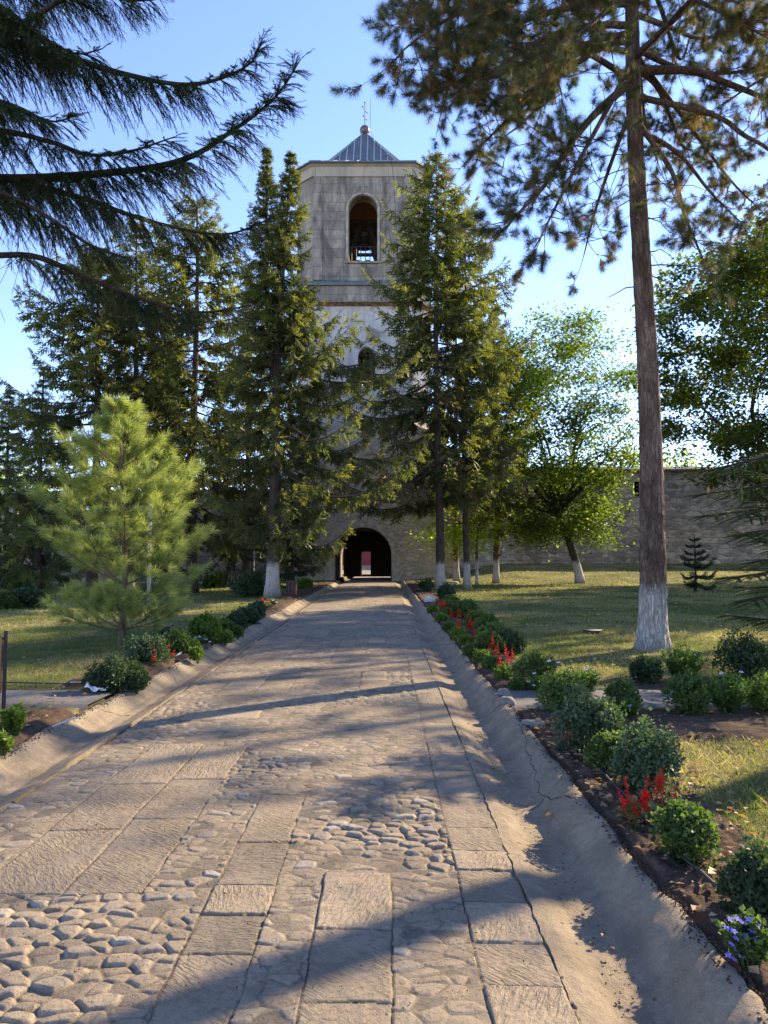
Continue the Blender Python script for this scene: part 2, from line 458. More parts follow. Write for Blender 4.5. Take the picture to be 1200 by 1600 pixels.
# -- plants
M['spruce'] = m_leaf('spruce_needles', [(.034, .042, .016), (.070, .078, .026), (.135, .132, .042), (.24, .215, .075)], .36)  # two lightest stops put sunlit yellow-green into the needle colour
M['spruce_near'] = m_leaf('near_spruce_needles', [(.018, .028, .013), (.034, .05, .02), (.06, .075, .03)], .22)
M['spruce_dry'] = m_leaf('dry_spruce_twigs', [(.10, .07, .04), (.15, .11, .06), (.12, .10, .05)], .25)
M['fir'] = m_leaf('fir_needles', [(.024, .042, .024), (.042, .066, .034), (.07, .092, .044)], .3)
M['pine'] = m_leaf('pine_needles', [(.035, .045, .024), (.06, .072, .032), (.10, .105, .048), (.15, .135, .06)], .25)
M['pine_dry'] = m_leaf('dry_pine_needles', [(.13, .075, .038), (.21, .125, .06), (.26, .17, .085)], .3)
M['young_pine'] = m_leaf('white_pine_needles', [(.058, .082, .03), (.12, .152, .052), (.20, .225, .082), (.31, .318, .13)], .38)
M['walnut'] = m_leaf('walnut_leaves', [(.045, .075, .016), (.075, .115, .024), (.125, .165, .03), (.21, .22, .035)], .46, (1, 1.1, .35))
M['linden'] = m_leaf('linden_leaves', [(.034, .056, .016), (.06, .09, .024), (.10, .125, .03), (.22, .19, .035)], .45, (1, 1.1, .35))
M['bright'] = m_leaf('bright_leaves', [(.14, .20, .02), (.22, .29, .03), (.32, .37, .04), (.38, .38, .045)], .55, (1, 1.1, .3))  # backlit glow brightened into the leaf colour; the slim tree stands in shade
M['ivy'] = m_leaf('ivy_leaves', [(.03, .05, .015), (.06, .085, .022), (.11, .13, .03)], .35)
M['mound'] = m_leaf('mound_leaves', [(.035, .062, .018), (.065, .10, .028), (.10, .145, .04), (.15, .19, .065)], .32)
M['mound_dark'] = m_leaf('dark_mound_leaves', [(.024, .042, .02), (.042, .066, .03), (.07, .095, .042)], .26)
M['mound_grey'] = m_leaf('grey_mound_leaves', [(.04, .066, .035), (.07, .105, .055), (.12, .16, .09)], .25)
M['mound_light'] = m_leaf('light_mound_leaves', [(.06, .10, .02), (.11, .16, .03), (.17, .22, .05)], .35)
M['daisy_leaf'] = m_leaf('daisy_leaves', [(.035, .07, .018), (.06, .11, .025), (.10, .16, .04)], .35)
M['petal_red'] = m_leaf('red_petals', [(.38, .012, .008), (.58, .025, .012), (.70, .05, .02)], .25, (1, .25, .2))
M['petal_white'] = m_leaf('white_petals', [(.72, .71, .74), (.80, .79, .80)], .3, (.5, .5, .5))
M['petal_violet'] = m_leaf('violet_petals', [(.22, .16, .55), (.34, .27, .70), (.50, .42, .80)], .3, (.5, .4, .8))
M['petal_yellow'] = m_leaf('yellow_flower', [(.55, .36, .03), (.65, .45, .05)], .2)
M['petal_pink'] = m_leaf('pink_flower', [(.50, .14, .22), (.62, .25, .32)], .3, (.8, .3, .4))
M['grass'] = m_leaf('grass_blades', [(.055, .085, .020), (.095, .125, .030), (.17, .165, .055), (.30, .25, .12), (.36, .29, .15)], .35)
M['dead_leaf'] = m_leaf('fallen_leaves', [(.22, .13, .06), (.34, .23, .11), (.42, .31, .16), (.25, .13, .05)], .25, (.8, .6, .3))
M['bark_spruce'] = m_bark('spruce_bark', (.065, .048, .036), (.12, .095, .075), None, 12)
M['bark_spruce_wash'] = m_bark('whitewashed_spruce_bark', (.075, .056, .042), (.13, .10, .08), 1.25, 12)
M['bark_pine'] = m_bark('whitewashed_pine_bark', (.125, .08, .056), (.29, .205, .155), 1.02, 9, 1.0)
M['bark_twig'] = m_bark('twig_bark', (.075, .048, .034), (.14, .10, .075), None, 20)
M['bark_young'] = m_bark('young_pine_bark', (.15, .115, .075), (.26, .21, .14), None, 20, .4)
M['bark_walnut'] = m_bark('whitewashed_walnut_bark', (.055, .045, .035), (.10, .085, .07), 1.15, 12)
M['bark_red'] = m_bark('reddish_bark', (.12, .075, .05), (.20, .135, .095), 1.3, 12)

# ------------------------------------------------------------------ leaf and needle templates (all triangles)
def t_leaf(fold=.10, wd=.30):
    return (np.array([[0, 0, 0], [.45, wd, fold], [.45, -wd, fold], [1, 0, -.04]]), np.array([[0, 3, 1], [0, 2, 3]]))
LEAF = t_leaf(); LEAF_W = t_leaf(.12, .42); LEAF_N = t_leaf(.05, .16)

def t_spray(seed, n=8, wd=.05):
    """a flat hanging spruce spray, one unit long"""
    r = np.random.RandomState(seed); v, f = [], []
    def blade(a, b, w):
        a, b = np.array(a, float), np.array(b, float)
        d = unit(b - a); s = unit(np.cross(d, [r.normal(0, .4), r.normal(0, .4), 1])) * w
        i = len(v); v.extend([a - s * .6, a + s * .6, a + (b - a) * .55 + s, b, a + (b - a) * .55 - s])
        f.extend([[i, i + 1, i + 2], [i, i + 2, i + 4], [i + 4, i + 2, i + 3]])
    blade((0, 0, 0), (1, 0, 0), wd)
    for q in range(n):
        x = .06 + .80 * q / n; sd = 1 if q % 2 else -1
        l = (.46 - .30 * x) * r.uniform(.7, 1.15)
        blade((x, 0, 0), (x + l * .72, sd * l * .66, r.normal(-.02, .10)), wd * .8)
    return np.array(v), np.array(f)
SPRAYS = [t_spray(s) for s in range(3)]

def t_brush(seed, n=30, nl=.16, wd=.013, lo=-.05):
    """one twig clothed with short needles, one unit long"""
    r = np.random.RandomState(seed); v, f = [], []
    for a in ((0, 1, 0), (0, 0, 1)):
        a = np.array(a) * .012; i = len(v)
        v.extend([a, -a, np.array([1., 0, 0])]); f.append([i, i + 1, i + 2])
    for q in range(n):
        x = q / n; th = q * 2.4 + r.normal(0, .3)
        rad = np.array([0, math.cos(th), math.sin(th)])
        d = unit(np.array([.75, 0, 0]) + rad * .75); s = unit(np.cross(d, rad + .01)) * wd
        b = np.array([x, 0, 0]); i = len(v); L = nl * r.uniform(.75, 1.1) * (1 if x < .85 else .8)
        v.extend([b - s, b + s, b + d * L]); f.append([i, i + 1, i + 2])
    return np.array(v), np.array(f)
BRUSH = [t_brush(s, 40, .20, .016) for s in range(3)]

def t_tuft(seed, n=46, wd=.014, fwd=.6, droop=0.0, axis=.55):
    """a pine shoot: needles around a short axis, one unit = needle length"""
    r = np.random.RandomState(seed); v, f = [], []
    for q in range(n):
        x = axis * (q / n); th = q * 2.399 + r.normal(0, .3)
        rad = np.array([0, math.cos(th), math.sin(th)])
        a = fwd + r.normal(0, .22) + .5 * (q / n)
        d = unit(np.array([a, 0, 0]) + rad); d[2] -= droop * r.uniform(.3, 1); d = unit(d)
        s = unit(np.cross(d, r.normal(size=3))) * wd
        b = np.array([x, 0, 0]); L = r.uniform(.75, 1.05); i = len(v)
        m = b + d * L * .5 + np.array([0, 0, .05 * L])
        if droop:
            v.extend([b - s, b + s, m + s, m - s, b + d * L + np.array([0, 0, -.18 * droop])])
            f.extend([[i, i + 1, i + 2], [i, i + 2, i + 3], [i + 3, i + 2, i + 4]])
        else:
            v.extend([b - s, b + s, b + d * L]); f.append([i, i + 1, i + 2])
    return np.array(v), np.array(f)
TUFT = [t_tuft(s, 60, .0135) for s in range(3)]
SOFT = [t_tuft(s + 9, 32, .0145, .8, .40, .6) for s in range(3)]

def crom(pts, n):
    """smooth curve through the points"""
    p = np.asarray(pts, float)
    d = np.concatenate([[0], np.cumsum(np.linalg.norm(np.diff(p, axis=0), axis=1))]); t = np.linspace(0, d[-1], n)
    P = np.vstack([2 * p[0] - p[1], p, 2 * p[-1] - p[-2]])
    i = np.clip(np.searchsorted(d, t, side='right') - 1, 0, len(p) - 2)
    u = ((t - d[i]) / np.maximum(d[i + 1] - d[i], 1e-9))[:, None]
    a, b, c, e = P[i], P[i + 1], P[i + 2], P[i + 3]
    return .5 * ((2 * b) + (c - a) * u + (2 * a - 5 * b + 4 * c - e) * u ** 2 + (3 * b - a - 3 * c + e) * u ** 3)

def stamp_any(mb, tms, r, pos, xd, up, sc, rnd):
    pick = r.randint(0, len(tms), len(pos))
    for q in range(len(tms)):
        s = pick == q
        mb.stamp(tms[q], pos[s], xd[s], up[s] if np.ndim(up) == 2 else up, np.asarray(sc)[s], np.asarray(rnd)[s])

# ================================================================== SETTING
GX0, GX1 = -2.36, 0.655          # paved width
def rim_r(y): return 1.20 + .022 * vnoise(y * 13, y * 0 + 1, 61) + .012 * vnoise(y * 37, y * 0 + 1, 62) + .05 * vnoise(y * .7, y * 0 + 3, 5) + .03 * vnoise(y * 4, y * 0, 6)
def rim_l(y): return -2.86 + .022 * vnoise(y * 13, y * 0 + 2, 63) + .012 * vnoise(y * 37, y * 0 + 2, 64) + .05 * vnoise(y * .7, y * 0 + 9, 7) + .03 * vnoise(y * 4, y * 0, 8)

def gz(x, y):
    """height of the ground"""
    x, y = np.asarray(x, float), np.asarray(y, float)
    z = .075 + .05 * fbm(x * .25, y * .25, 2, 3)
    z = z + .95 * sstep(40, 57, y) * sstep(3, 9, x)
    z = z - .25 * sstep(20, 42, y) * sstep(-5, -11, x)
    z = z * sstep(-3, -1, y) + 0
    cor = sstep(-3.0, -2.86, x) * sstep(1.36, 1.22, x)
    return z * (1 - cor) - .20 * cor

def axis(*seg):
    return np.unique(np.concatenate([np.arange(a, b, s) for a, b, s in seg]))

xs = axis((-240, -14, 8), (-14, -3.2, .3), (-3.2, -2.7, .035), (-2.7, 1.0, .5), (1.05, 1.6, .035), (1.6, 14, .25), (14, 241, 8))
ys = axis((-30, -3, 3), (-3, 20, .2), (20, 66, .6), (66, 420, 12))
X, Y = np.meshgrid(xs, ys)
mb = MB(); mb.grid(X, Y, gz(X, Y)); tag(mb.build('lawn', M['lawn'], smooth=True), kind='structure')

# ---- paved road: slabs and cobbles as real relief
slabs = []
def run(x0, x1, joints):
    for a, b in zip(joints[:-1], joints[1:]): slabs.append((x0, x1, a, b))
run(.352, .655, [1.2, 1.7, 2.1, 2.48, 2.86, 3.18, 3.54, 3.9, 4.15, 4.51, 5.08, 5.7, 6.2, 6.8, 7.3])
run(-.29, .034, [1.3, 1.75, 2.2, 2.74, 3.27, 3.83])
run(-.79, -.505, [1.2, 1.7, 2.1, 2.6, 3.06, 3.39, 3.68, 4.23, 5.07])
run(-1.90, -1.475, [3.6, 4.43, 5.3, 6.4]); run(-1.475, -1.10, [3.6, 4.6, 5.4, 6.3])
rs = np.random.RandomState(4)
slabs.append((-1.95, -1.2, 7.35, 7.75)); slabs.append((-.5, .36, 7.5, 8.05))
for (x0, x1, y) in ((.352, .655, 7.3), (-.29, .034, 9), (-.79, -.505, 7.0), (-1.90, -1.475, 8.2), (-1.475, -1.10, 8.6)):
    while y < 60:
        L = rs.uniform(.4, .9)
        if rs.rand() < (.85 if x0 > .3 else .62): slabs.append((x0, x1, y, y + L))
        elif rs.rand() < .5: y += rs.uniform(.5, 2.2); continue
        y += L

def paving(xa, ya):
    X, Y = np.meshgrid(xa, ya)
    wx = X + .012 * fbm(X * 5, Y * 5, 31, 3); wy = Y + .012 * fbm(X * 5, Y * 5, 47, 3)
    # cobbles: two nearest of jittered points
    cx, cy = .106, .075
    qx, qy = wx / cx, wy / cy
    row = np.floor(qy); ix, iy = np.floor(qx), row
    f1 = np.full(X.shape, 9.); f2 = np.full(X.shape, 9.); idv = np.zeros(X.shape); tx = np.zeros(X.shape); ty = np.zeros(X.shape)
    for a in (-2, -1, 0, 1, 2):
        for b in (-2, -1, 0, 1, 2):
            ux, uy = ix + a, iy + b
            jx = ux + .5 + .9 * (_h(ux, uy, 1) - .5); jy = uy + .5 + .9 * (_h(ux, uy, 2) - .5)
            an = (_h(ux, uy, 9) - .5) * 1.2
            ex, ey = (qx - jx), (qy - jy) * 1.05
            el = .75 + .6 * _h(ux, uy, 12)
            d = np.sqrt(((ex * np.cos(an) + ey * np.sin(an)) * el) ** 2 + ((-ex * np.sin(an) + ey * np.cos(an)) / el ** .4) ** 2)
            nr = d < f1
            f2 = np.where(nr, f1, np.minimum(f2, d))
            idv = np.where(nr, _h(ux, uy, 3), idv); tx = np.where(nr, ex, tx); ty = np.where(nr, ey, ty)
            f1 = np.minimum(f1, d)
    e = (f2 - f1) * .5
    gap = .05 + .06 * (fbm(X * 1.3, Y * 1.3, 77, 2) + .3)
    jm = sstep(gap * .55, gap * .55 + .13, e)
    worn = sstep(-.15, .35, fbm(X * .45, Y * .45, 60, 3))             # worn-out areas sit proud and gappy
    hgt = .010 + .018 * worn
    loose = np.clip(sstep(.02, .3, fbm(X * .9, Y * .7, 63, 3)) * .8 + np.exp(-((X + 1.6) / .8) ** 2 - ((Y - 2.9) / .7) ** 2) + .9 * np.exp(-((X - .02) / .35) ** 2 - ((Y - 4.5) / .5) ** 2), 0, 1)
    hgt = .003 + .0085 * loose; worn = loose
    Z = -hgt + jm ** .6 * (hgt + (idv - .5) * .009 * (1 + worn)) + jm * ((tx * (_h(np.round(idv * 9999), 0 * idv, 5) - .5)) + ty * (_h(np.round(idv * 9999), 0 * idv, 6) - .5)) * (.004 + .012 * loose) - (.003 + .006 * loose) * np.clip(f1, 0, 1) ** 2
    joint = sstep(gap * .4, gap * .4 + .06, e); rnd = idv.copy(); sl = np.zeros(X.shape)
    for n, (x0, x1, y0, y1) in enumerate(slabs):
        r0, r1 = np.searchsorted(ya, (y0 - .03, y1 + .03)); c0, c1 = np.searchsorted(xa, (x0 - .03, x1 + .03))
        if r1 <= r0 or c1 <= c0: continue
        S = (slice(r0, r1), slice(c0, c1))
        xx, yy = wx[S], wy[S]
        d = np.minimum(np.minimum(xx - x0, x1 - xx), np.minimum(yy - y0, y1 - yy)) - .004 + .004 * vnoise(xx * 40, yy * 40, n)
        ins = d > -.004
        d = d - .012 * np.clip(vnoise(xx * 9, yy * 9, n + 50) - .22, 0, 1) * 4 * 0.5; t = sstep(-.003, .008, d)
        h = _h(np.array(n), np.array(1), 8)
        lz = (h - .5) * .010 + .006 * fbm(xx * 3, yy * 3, n, 3) + .0035 * fbm(xx * 28, yy * 14, n + 3, 2)
        Z[S] = np.where(ins, -.009 + t * (.009 + lz) + t * (h - .5) * .02 * (yy - (y0 + y1) / 2), Z[S]); joint[S] = np.where(ins, t, joint[S])
        rnd[S] = np.where(ins, h, rnd[S]); sl[S] = np.where(ins, 1, sl[S])
    edge = sstep(0, .05, X - GX0 + .015 * vnoise(Y * 9, Y * 0, 3)) * sstep(0, .016, GX1 - X + .010 * vnoise(Y * 12, Y * 0, 4) + .008 * vnoise(Y * 42, Y * 0, 44) + .016)
    Z = Z - .12 * (1 - edge) ** 2 + .012 * fbm(X * .8, Y * .8, 21, 2)
    Z = Z + .02 * (1 - ((X + .85) / 1.5) ** 2)
    return X, Y, Z, rnd, joint, sl

ya, y = [], 1.3
while y < 6.5: ya.append(y); y += max(.0045, y * y / 3400)
ya = np.array(ya); yb, y = [], ya[-1]
while y < 61: yb.append(y); y += min(.055, max(.0125, y * y / 3000))
yb = np.array(yb)
mb = MB(); at_j, at_s = [], []
for xa, yy in ((np.linspace(GX0 - .02, GX1 + .01, 560), ya), (np.linspace(GX0 - .02, GX1 + .01, 230), yb)):
    X, Y, Z, rnd, jo, sl = paving(xa, yy)
    mb.grid(X, Y, Z, rnd); at_j.append(jo.ravel()); at_s.append(sl.ravel())
tag(mb.build('path', M['paving'], smooth=True, attrs={'joint': np.concatenate(at_j), 'slab': np.concatenate(at_s)}), kind='structure')

# ---- concrete gutters
def gutter(side):
    mb = MB(); yv = axis((1.2, 12, .03), (12, 47.6, .08)); u = np.linspace(0, 1, 34)
    Y, U = np.meshgrid(yv, u, indexing='ij')
    if side > 0: xi = GX1 + -.006 + .010 * vnoise(Y * 14, Y * 0, 40) + .008 * vnoise(Y * 3, Y * 0, 41) + .006 * vnoise(Y * 45, Y * 0, 43); xo = rim_r(Y) + .02
    else: xi = GX0 - .006 - .012 * vnoise(Y * 9, Y * 0, 42); xo = rim_l(Y) - .02
    X = xi + (xo - xi) * U
    prof = np.interp(U, [0, .12, .30, .48, .62, .78, .9, .97, 1], [.005, -.012, -.062, -.078, -.045, .045, .092, .098, .06])
    if side < 0: prof = np.interp(U, [0, .15, .35, .55, .75, .9, .97, 1], [.002, -.02, -.055, -.04, .03, .075, .08, .045])
    Z = prof + .018 * fbm(X * 2.2, Y * 1.1, 50 + side, 4) + .004 * fbm(X * 20, Y * 20, 9, 2)
    wob = .02 * vnoise(Y * 1.1, Y * 0, 71)
    Z = Z + wob * np.sin(U * np.pi)
    mb.grid(X, Y, Z)
    lo = Z.copy()[:, -1:]                                             # outer lip turned down into the soil
    mb.grid(np.hstack([X[:, -1:], X[:, -1:] + .015 * side]), np.hstack([Y[:, -1:]] * 2), np.hstack([lo, lo - .12]))
    lo = Z.copy()[:, :1]
    mb.grid(np.hstack([X[:, :1], X[:, :1] - .004 * side]), np.hstack([Y[:, :1]] * 2), np.hstack([lo, lo - .14]))
    tag(mb.build('gutter', M['gutter'], smooth=True), kind='structure')
gutter(1); gutter(-1)

# ---- soil beds
def bed(xf0, xf1, y0, y1, step, rise=.035, seed=0):
    mb = MB(); n = int((y1 - y0) / step); yv = np.linspace(y0, y1, n); u = np.linspace(0, 1, max(8, int(1.0 / step) if step < .03 else 26))
    Y, U = np.meshgrid(yv, u, indexing='ij'); a, b = xf0(Y), xf1(Y)
    X = a + (b - a) * U
    e = sstep(0, .10, U) * sstep(1, .82, U) * sstep(y0, y0 + .15, Y) * sstep(y1, y1 - .15, Y)
    Z = gz(np.where(X > 0, np.maximum(X, 1.38), np.minimum(X, -3.02)), Y) + (rise + .05 * fbm(X * 7, Y * 7, seed, 4) + .03 * np.abs(fbm(X * 16, Y * 16, seed + 5, 3))) * e - .03 * (1 - e)
    mb.grid(X, Y, Z)
    return tag(mb.build('soil', M['soil'], smooth=True), kind='structure')
edge_n = lambda y, s: .10 * vnoise(y * 1.3, y * 0, s) + .05 * vnoise(y * 5, y * 0, s + 1)
bed(lambda y: rim_r(y) + .005, lambda y: 1.95 + edge_n(y, 80) + .12 * sstep(5, 2, y), 1.2, 7.55, .014, .04, 1)
bed(lambda y: rim_r(y) + .005, lambda y: 1.95 + edge_n(y, 84) + .004 * y, 8.75, 47, .06, .03, 2)
bed(lambda y: 1.85 + 0 * y, lambda y: 9.5 + 0 * y, 6.15, 7.5, .04, .03, 3)
bed(lambda y: 2.3 + 0 * y, lambda y: 9.5 + 0 * y, 8.7, 9.5, .05, .02, 4)
bed(lambda y: rim_l(y) - .005, lambda y: -3.75 + edge_n(y, 88), 8.8, 46, .05, .03, 5)
bed(lambda y: rim_l(y) - .005, lambda y: -4.2 + edge_n(y, 90), 3.4, 7.45, .02, .03, 6)

# ---- side paths of worn asphalt
for x0, x1 in ((1.22, 16.0), (-16.0, -2.85)):
    xv, yv = np.arange(x0, x1 + .01, .12), np.linspace(7.62, 8.62, 14)
    X, Y = np.meshgrid(xv, yv)
    Yw = Y + .05 * vnoise(X * 1.7, Y * 0 + np.sign(x0), 12) * np.sign(Y - 8.1)
    e = sstep(7.60, 7.70, Y) * sstep(8.64, 8.54, Y)
    Z = gz(np.where(X > 0, np.maximum(X, 1.4), np.minimum(X, -3.05)), Y) + .022 * e - .03 * (1 - e) + .012 * fbm(X * 2, Y * 2, 3, 3)
    mb = MB(); mb.grid(X, Yw, Z); tag(mb.build('side_path', M['asphalt'], smooth=True), kind='structure')

# ---- grass blades
def grass_patch(mb, r, n, x0, x1, y0, y1, h0, h1, wd, keep=None):
    x, y = r.uniform(x0, x1, n), r.uniform(y0, y1, n)
    d = fbm(x * .55 + 7, y * .55 + 3, 91, 4) + .35 * fbm(x * 2.5, y * 2.5, 92, 2)
    k = (keep(x, y) if keep is not None else np.ones(n, bool)) & (r.rand(n) < .55 + .9 * (d + .5))
    x, y, d = x[k], y[k], d[k]; n = len(x)
    rn = np.clip(.54 + 1.05 * d + r.normal(0, .17, n), 0, 1)
    a = r.uniform(0, 2 * np.pi, n); ln = r.uniform(.2, .8, n)
    h = r.uniform(h0, h1, n) * (1.25 - .6 * rn) * np.where(r.rand(n) < .05, 2.0, 1)
    base = np.stack([x, y, gz(x, y) - .01], -1)
    dr = np.stack([np.cos(a) * ln, np.sin(a) * ln, np.ones(n)], -1)
    s = np.stack([-np.sin(a), np.cos(a), 0 * a], -1) * (wd * r.uniform(.7, 1.3, n))[:, None]
    V = np.stack([base - s, base + s, base + dr * h[:, None] * .6 + s * .6, base + dr * h[:, None] * np.array([1.25, 1.25, .95])], 1)
    Fc = np.array([[0, 1, 2], [0, 2, 3]])[None] + (np.arange(n) * 4)[:, None, None]
    mb.add(V.reshape(-1, 3), Fc.reshape(-1, 3), np.repeat(rn, 4))
def on_lawn(x, y):
    jx, jy = .16 * vnoise(x * 6, y * 6, 33), .16 * vnoise(x * 6, y * 6, 34); x = x + jx; y = y + jy
    out = (x > 1.9 + edge_n(y, 84)) | (x < -3.7 + edge_n(y, 88))
    out &= ~((y > 7.5) & (y < 8.7) & (x > -12))
    out &= ~((x > 1.8) & (x < 9.3) & (((y > 6.25) & (y < 7.5)) | ((y > 8.6) & (y < 9.35))))
    out &= ~((x > -4.15) & (x < -2.8) & (y < 7.5))
    return out
r = np.random.RandomState(11); mb = MB()
grass_patch(mb, r, 5000, 1.35, 2.2, 2.4, 7.4, .02, .06, .0022, lambda x, y: fbm(x * 3, y * 3, 95, 2) > .28)
grass_patch(mb, r, 4000, -4.1, -2.9, 4, 14, .02, .06, .003, lambda x, y: (fbm(x * 3, y * 3, 96, 2) > .25) & ~((y > 7.5) & (y < 8.7)))
grass_patch(mb, r, 60000, 1.9, 6, 2.6, 6.4, .02, .055, .0022, on_lawn)
grass_patch(mb, r, 70000, 1.9, 10, 9, 16, .025, .06, .0035, on_lawn)
grass_patch(mb, r, 70000, 2, 18, 16, 28, .03, .07, .007, on_lawn)
grass_patch(mb, r, 60000, 2, 30, 28, 57, .04, .09, .014, on_lawn)
grass_patch(mb, r, 45000, -9, -3.6, 8.7, 16, .025, .06, .0035, on_lawn)
grass_patch(mb, r, 40000, -16, -3.6, 16, 28, .03, .07, .007, on_lawn)
grass_patch(mb, r, 30000, -26, -3.6, 28, 48, .04, .09, .014, on_lawn)
tag(mb.build('grass', M['grass']), kind='stuff')

# ---- fallen leaves
r = np.random.RandomState(5); mb = MB()
def litter(n, fx, fy, s0, s1, zf):
    x, y = fx(n), fy(n); z = zf(x, y)
    a = r.uniform(0, 6.28, n)
    mb.stamp(LEAF_W, np.stack([x, y, z], -1), np.stack([np.cos(a), np.sin(a), r.uniform(-.1, .35, n)], -1), np.stack([r.normal(0, .35, n), r.normal(0, .35, n), np.ones(n)], -1), r.uniform(s0, s1, n), r.rand(n))
litter(900, lambda n: r.uniform(1.25, 2.0, n), lambda n: r.uniform(2.2, 7.4, n), .015, .06, lambda x, y: gz(np.maximum(x, 1.4), y) + .06)
litter(500, lambda n: r.uniform(2.0, 5.5, n), lambda n: r.uniform(3.0, 7.5, n), .02, .075, lambda x, y: gz(x, y) + .045)
litter(1500, lambda n: r.uniform(2.0, 14, n), lambda n: 9 + 26 * r.rand(n) ** 1.4, .04, .09, lambda x, y: gz(x, y) + .05)
litter(250, lambda n: r.uniform(-4.0, -3.0, n), lambda n: r.uniform(5.0, 14, n), .03, .06, lambda x, y: gz(np.minimum(x, -3.05), y) + .05)
litter(300, lambda n: r.uniform(-14, -4.0, n), lambda n: r.uniform(9, 30, n), .04, .08, lambda x, y: gz(x, y) + .05)
tag(mb.build('leaves', M['dead_leaf']), kind='stuff')
mb = MB()
litter(16, lambda n: r.uniform(.8, 1.1, n), lambda n: r.uniform(2.6, 8.5, n), .02, .06, lambda x, y: -.03 + 0 * x)
litter(26, lambda n: r.uniform(-2.2, .6, n), lambda n: r.uniform(2.6, 12, n), .012, .035, lambda x, y: .035 + 0 * x)
tag(mb.build('leaves', M['dead_leaf']), kind='stuff')

# ---- crumbs of soil and grit along the gutters, weeds in the joint
r = np.random.RandomState(15); mb = MB()
OCT = (np.array([[1, 0, 0], [-.9, .1, 0], [0, 1, 0], [.1, -.9, 0], [0, 0, .8], [0, 0, -.5]]), np.array([[0, 2, 4], [2, 1, 4], [1, 3, 4], [3, 0, 4], [2, 0, 5], [1, 2, 5], [3, 1, 5], [0, 3, 5]]))
def crumbs(n, x, y, z, s0, s1):
    mb.stamp(OCT, np.stack([x, y, z], -1), unit(r.normal(size=(n, 3))), r.normal(size=(n, 3)), np.stack([r.uniform(s0, s1, n), r.uniform(s0, s1, n), r.uniform(s0, s1, n) * .7], -1), r.rand(n))
n = 2600; y = 1.6 + 12 * r.rand(n) ** 1.6; crumbs(n, rim_r(y) - np.abs(r.normal(0, .035, n)) + .03, y, .098 + 0 * y, .003, .010)
n = 500; y = 1.8 + 12 * r.rand(n) ** 1.5; crumbs(n, .87 + r.normal(0, .07, n), y, -.066 + .012 * r.rand(n), .003, .008)
n = 1500; y = 4 + 12 * r.rand(n) ** 1.5; crumbs(n, rim_l(y) + np.abs(r.normal(0, .05, n)) - .02, y, .078 + 0 * y, .004, .012)
n = 700; y = 2.0 + 10 * r.rand(n) ** 1.5; crumbs(n, r.uniform(-2.3, .6, n), y, .024 + .008 * r.rand(n), .0025, .006)
tag(mb.build('gravel', M['soil']), kind='stuff')
#%%BUILDINGS
# ================================================================== BELL TOWER
TX, TYF = -1.38, 49.2            # tower axis, front plane
HW, CUT = 4.32, 1.05             # half width of the octagonal shaft, corner cut
TYC = TYF + HW
def zpx(py, Y): return at(600, py, Y)[2]

def arch_band(mb, A, B, z0, z1, th, hole=None, inner=True, n=14, lipz=True):
    """a wall facet from A to B (xy, outside on the right-hand side of A->B) between z0 and z1, th thick inward,
    with an optional arched hole (centre u, half width, sill z, spring z)"""
    A, B = np.array(A, float), np.array(B, float); L = np.linalg.norm(B - A); t = (B - A) / L; nrm = np.array([t[1], -t[0]])
    def P(u, z, d): return [A[0] + t[0] * u - nrm[0] * d, A[1] + t[1] * u - nrm[1] * d, z]
    def rect(u0, u1, a, b):
        if u1 - u0 < 1e-4 or b - a < 1e-4: return
        mb.quad(P(u0, a, 0), P(u1, a, 0), P(u1, b, 0), P(u0, b, 0))
        if inner: mb.quad(P(u1, a, th), P(u0, a, th), P(u0, b, th), P(u1, b, th))
    if hole is None:
        rect(0, L, z0, z1)
    else:
        cu, hw, zs, zp = hole
        rect(0, cu - hw, z0, z1); rect(cu + hw, L, z0, z1); rect(cu - hw, cu + hw, z0, zs)
        a = np.linspace(np.pi, 0, n + 1); us = cu + hw * np.cos(a); zz = zp + hw * np.sin(a)
        for i in range(n):
            for d, fl in ((0, 0), (th, 1)):
                q = [P(us[i], zz[i], d), P(us[i + 1], zz[i + 1], d), P(us[i + 1], z1, d), P(us[i], z1, d)]
                mb.quad(*(q[::-1] if fl else q))
            mb.quad(P(us[i], zz[i], 0), P(us[i], zz[i], th), P(us[i + 1], zz[i + 1], th), P(us[i + 1], zz[i + 1], 0))
        for u, fl in ((cu - hw, 0), (cu + hw, 1)):
            q = [P(u, zs, 0), P(u, zs, th), P(u, zp, th), P(u, zp, 0)]
            mb.quad(*(q[::-1] if fl else q))
        if zs > z0 + 1e-4: mb.quad(P(cu - hw, zs, 0), P(cu + hw, zs, 0), P(cu + hw, zs, th), P(cu - hw, zs, th))
    if lipz:
        for z in (z0, z1): mb.quad(P(0, z, 0), P(L, z, 0), P(L, z, th), P(0, z, th))

def octo(hw, cut):
    """corners in order, starting with the front face, outside on the right of each edge"""
    c = [(-hw + cut, -hw), (hw - cut, -hw), (hw, -hw + cut), (hw, hw - cut), (hw - cut, hw), (-hw + cut, hw), (-hw, hw - cut), (-hw, -hw + cut)]
    return [(TX + x, TYC + y) for x, y in c]

def octo_ring(mb, hw0, c0, z0, hw1, c1, z1):
    a, b = octo(hw0, c0), octo(hw1, c1)
    for i in range(8):
        j = (i + 1) % 8
        mb.quad((*a[i], z0), (*a[j], z0), (*b[j], z1), (*b[i], z1))
def octo_cap(mb, hw, cut, z, up=True):
    a = [(*p, z) for p in octo(hw, cut)]
    i = mb.n; mb.add(a, [[0, 1, 2], [0, 2, 3], [0, 3, 4], [0, 4, 5], [0, 5, 6], [0, 6, 7]] if up else [[0, 2, 1], [0, 3, 2], [0, 4, 3], [0, 5, 4], [0, 6, 5], [0, 7, 6]])

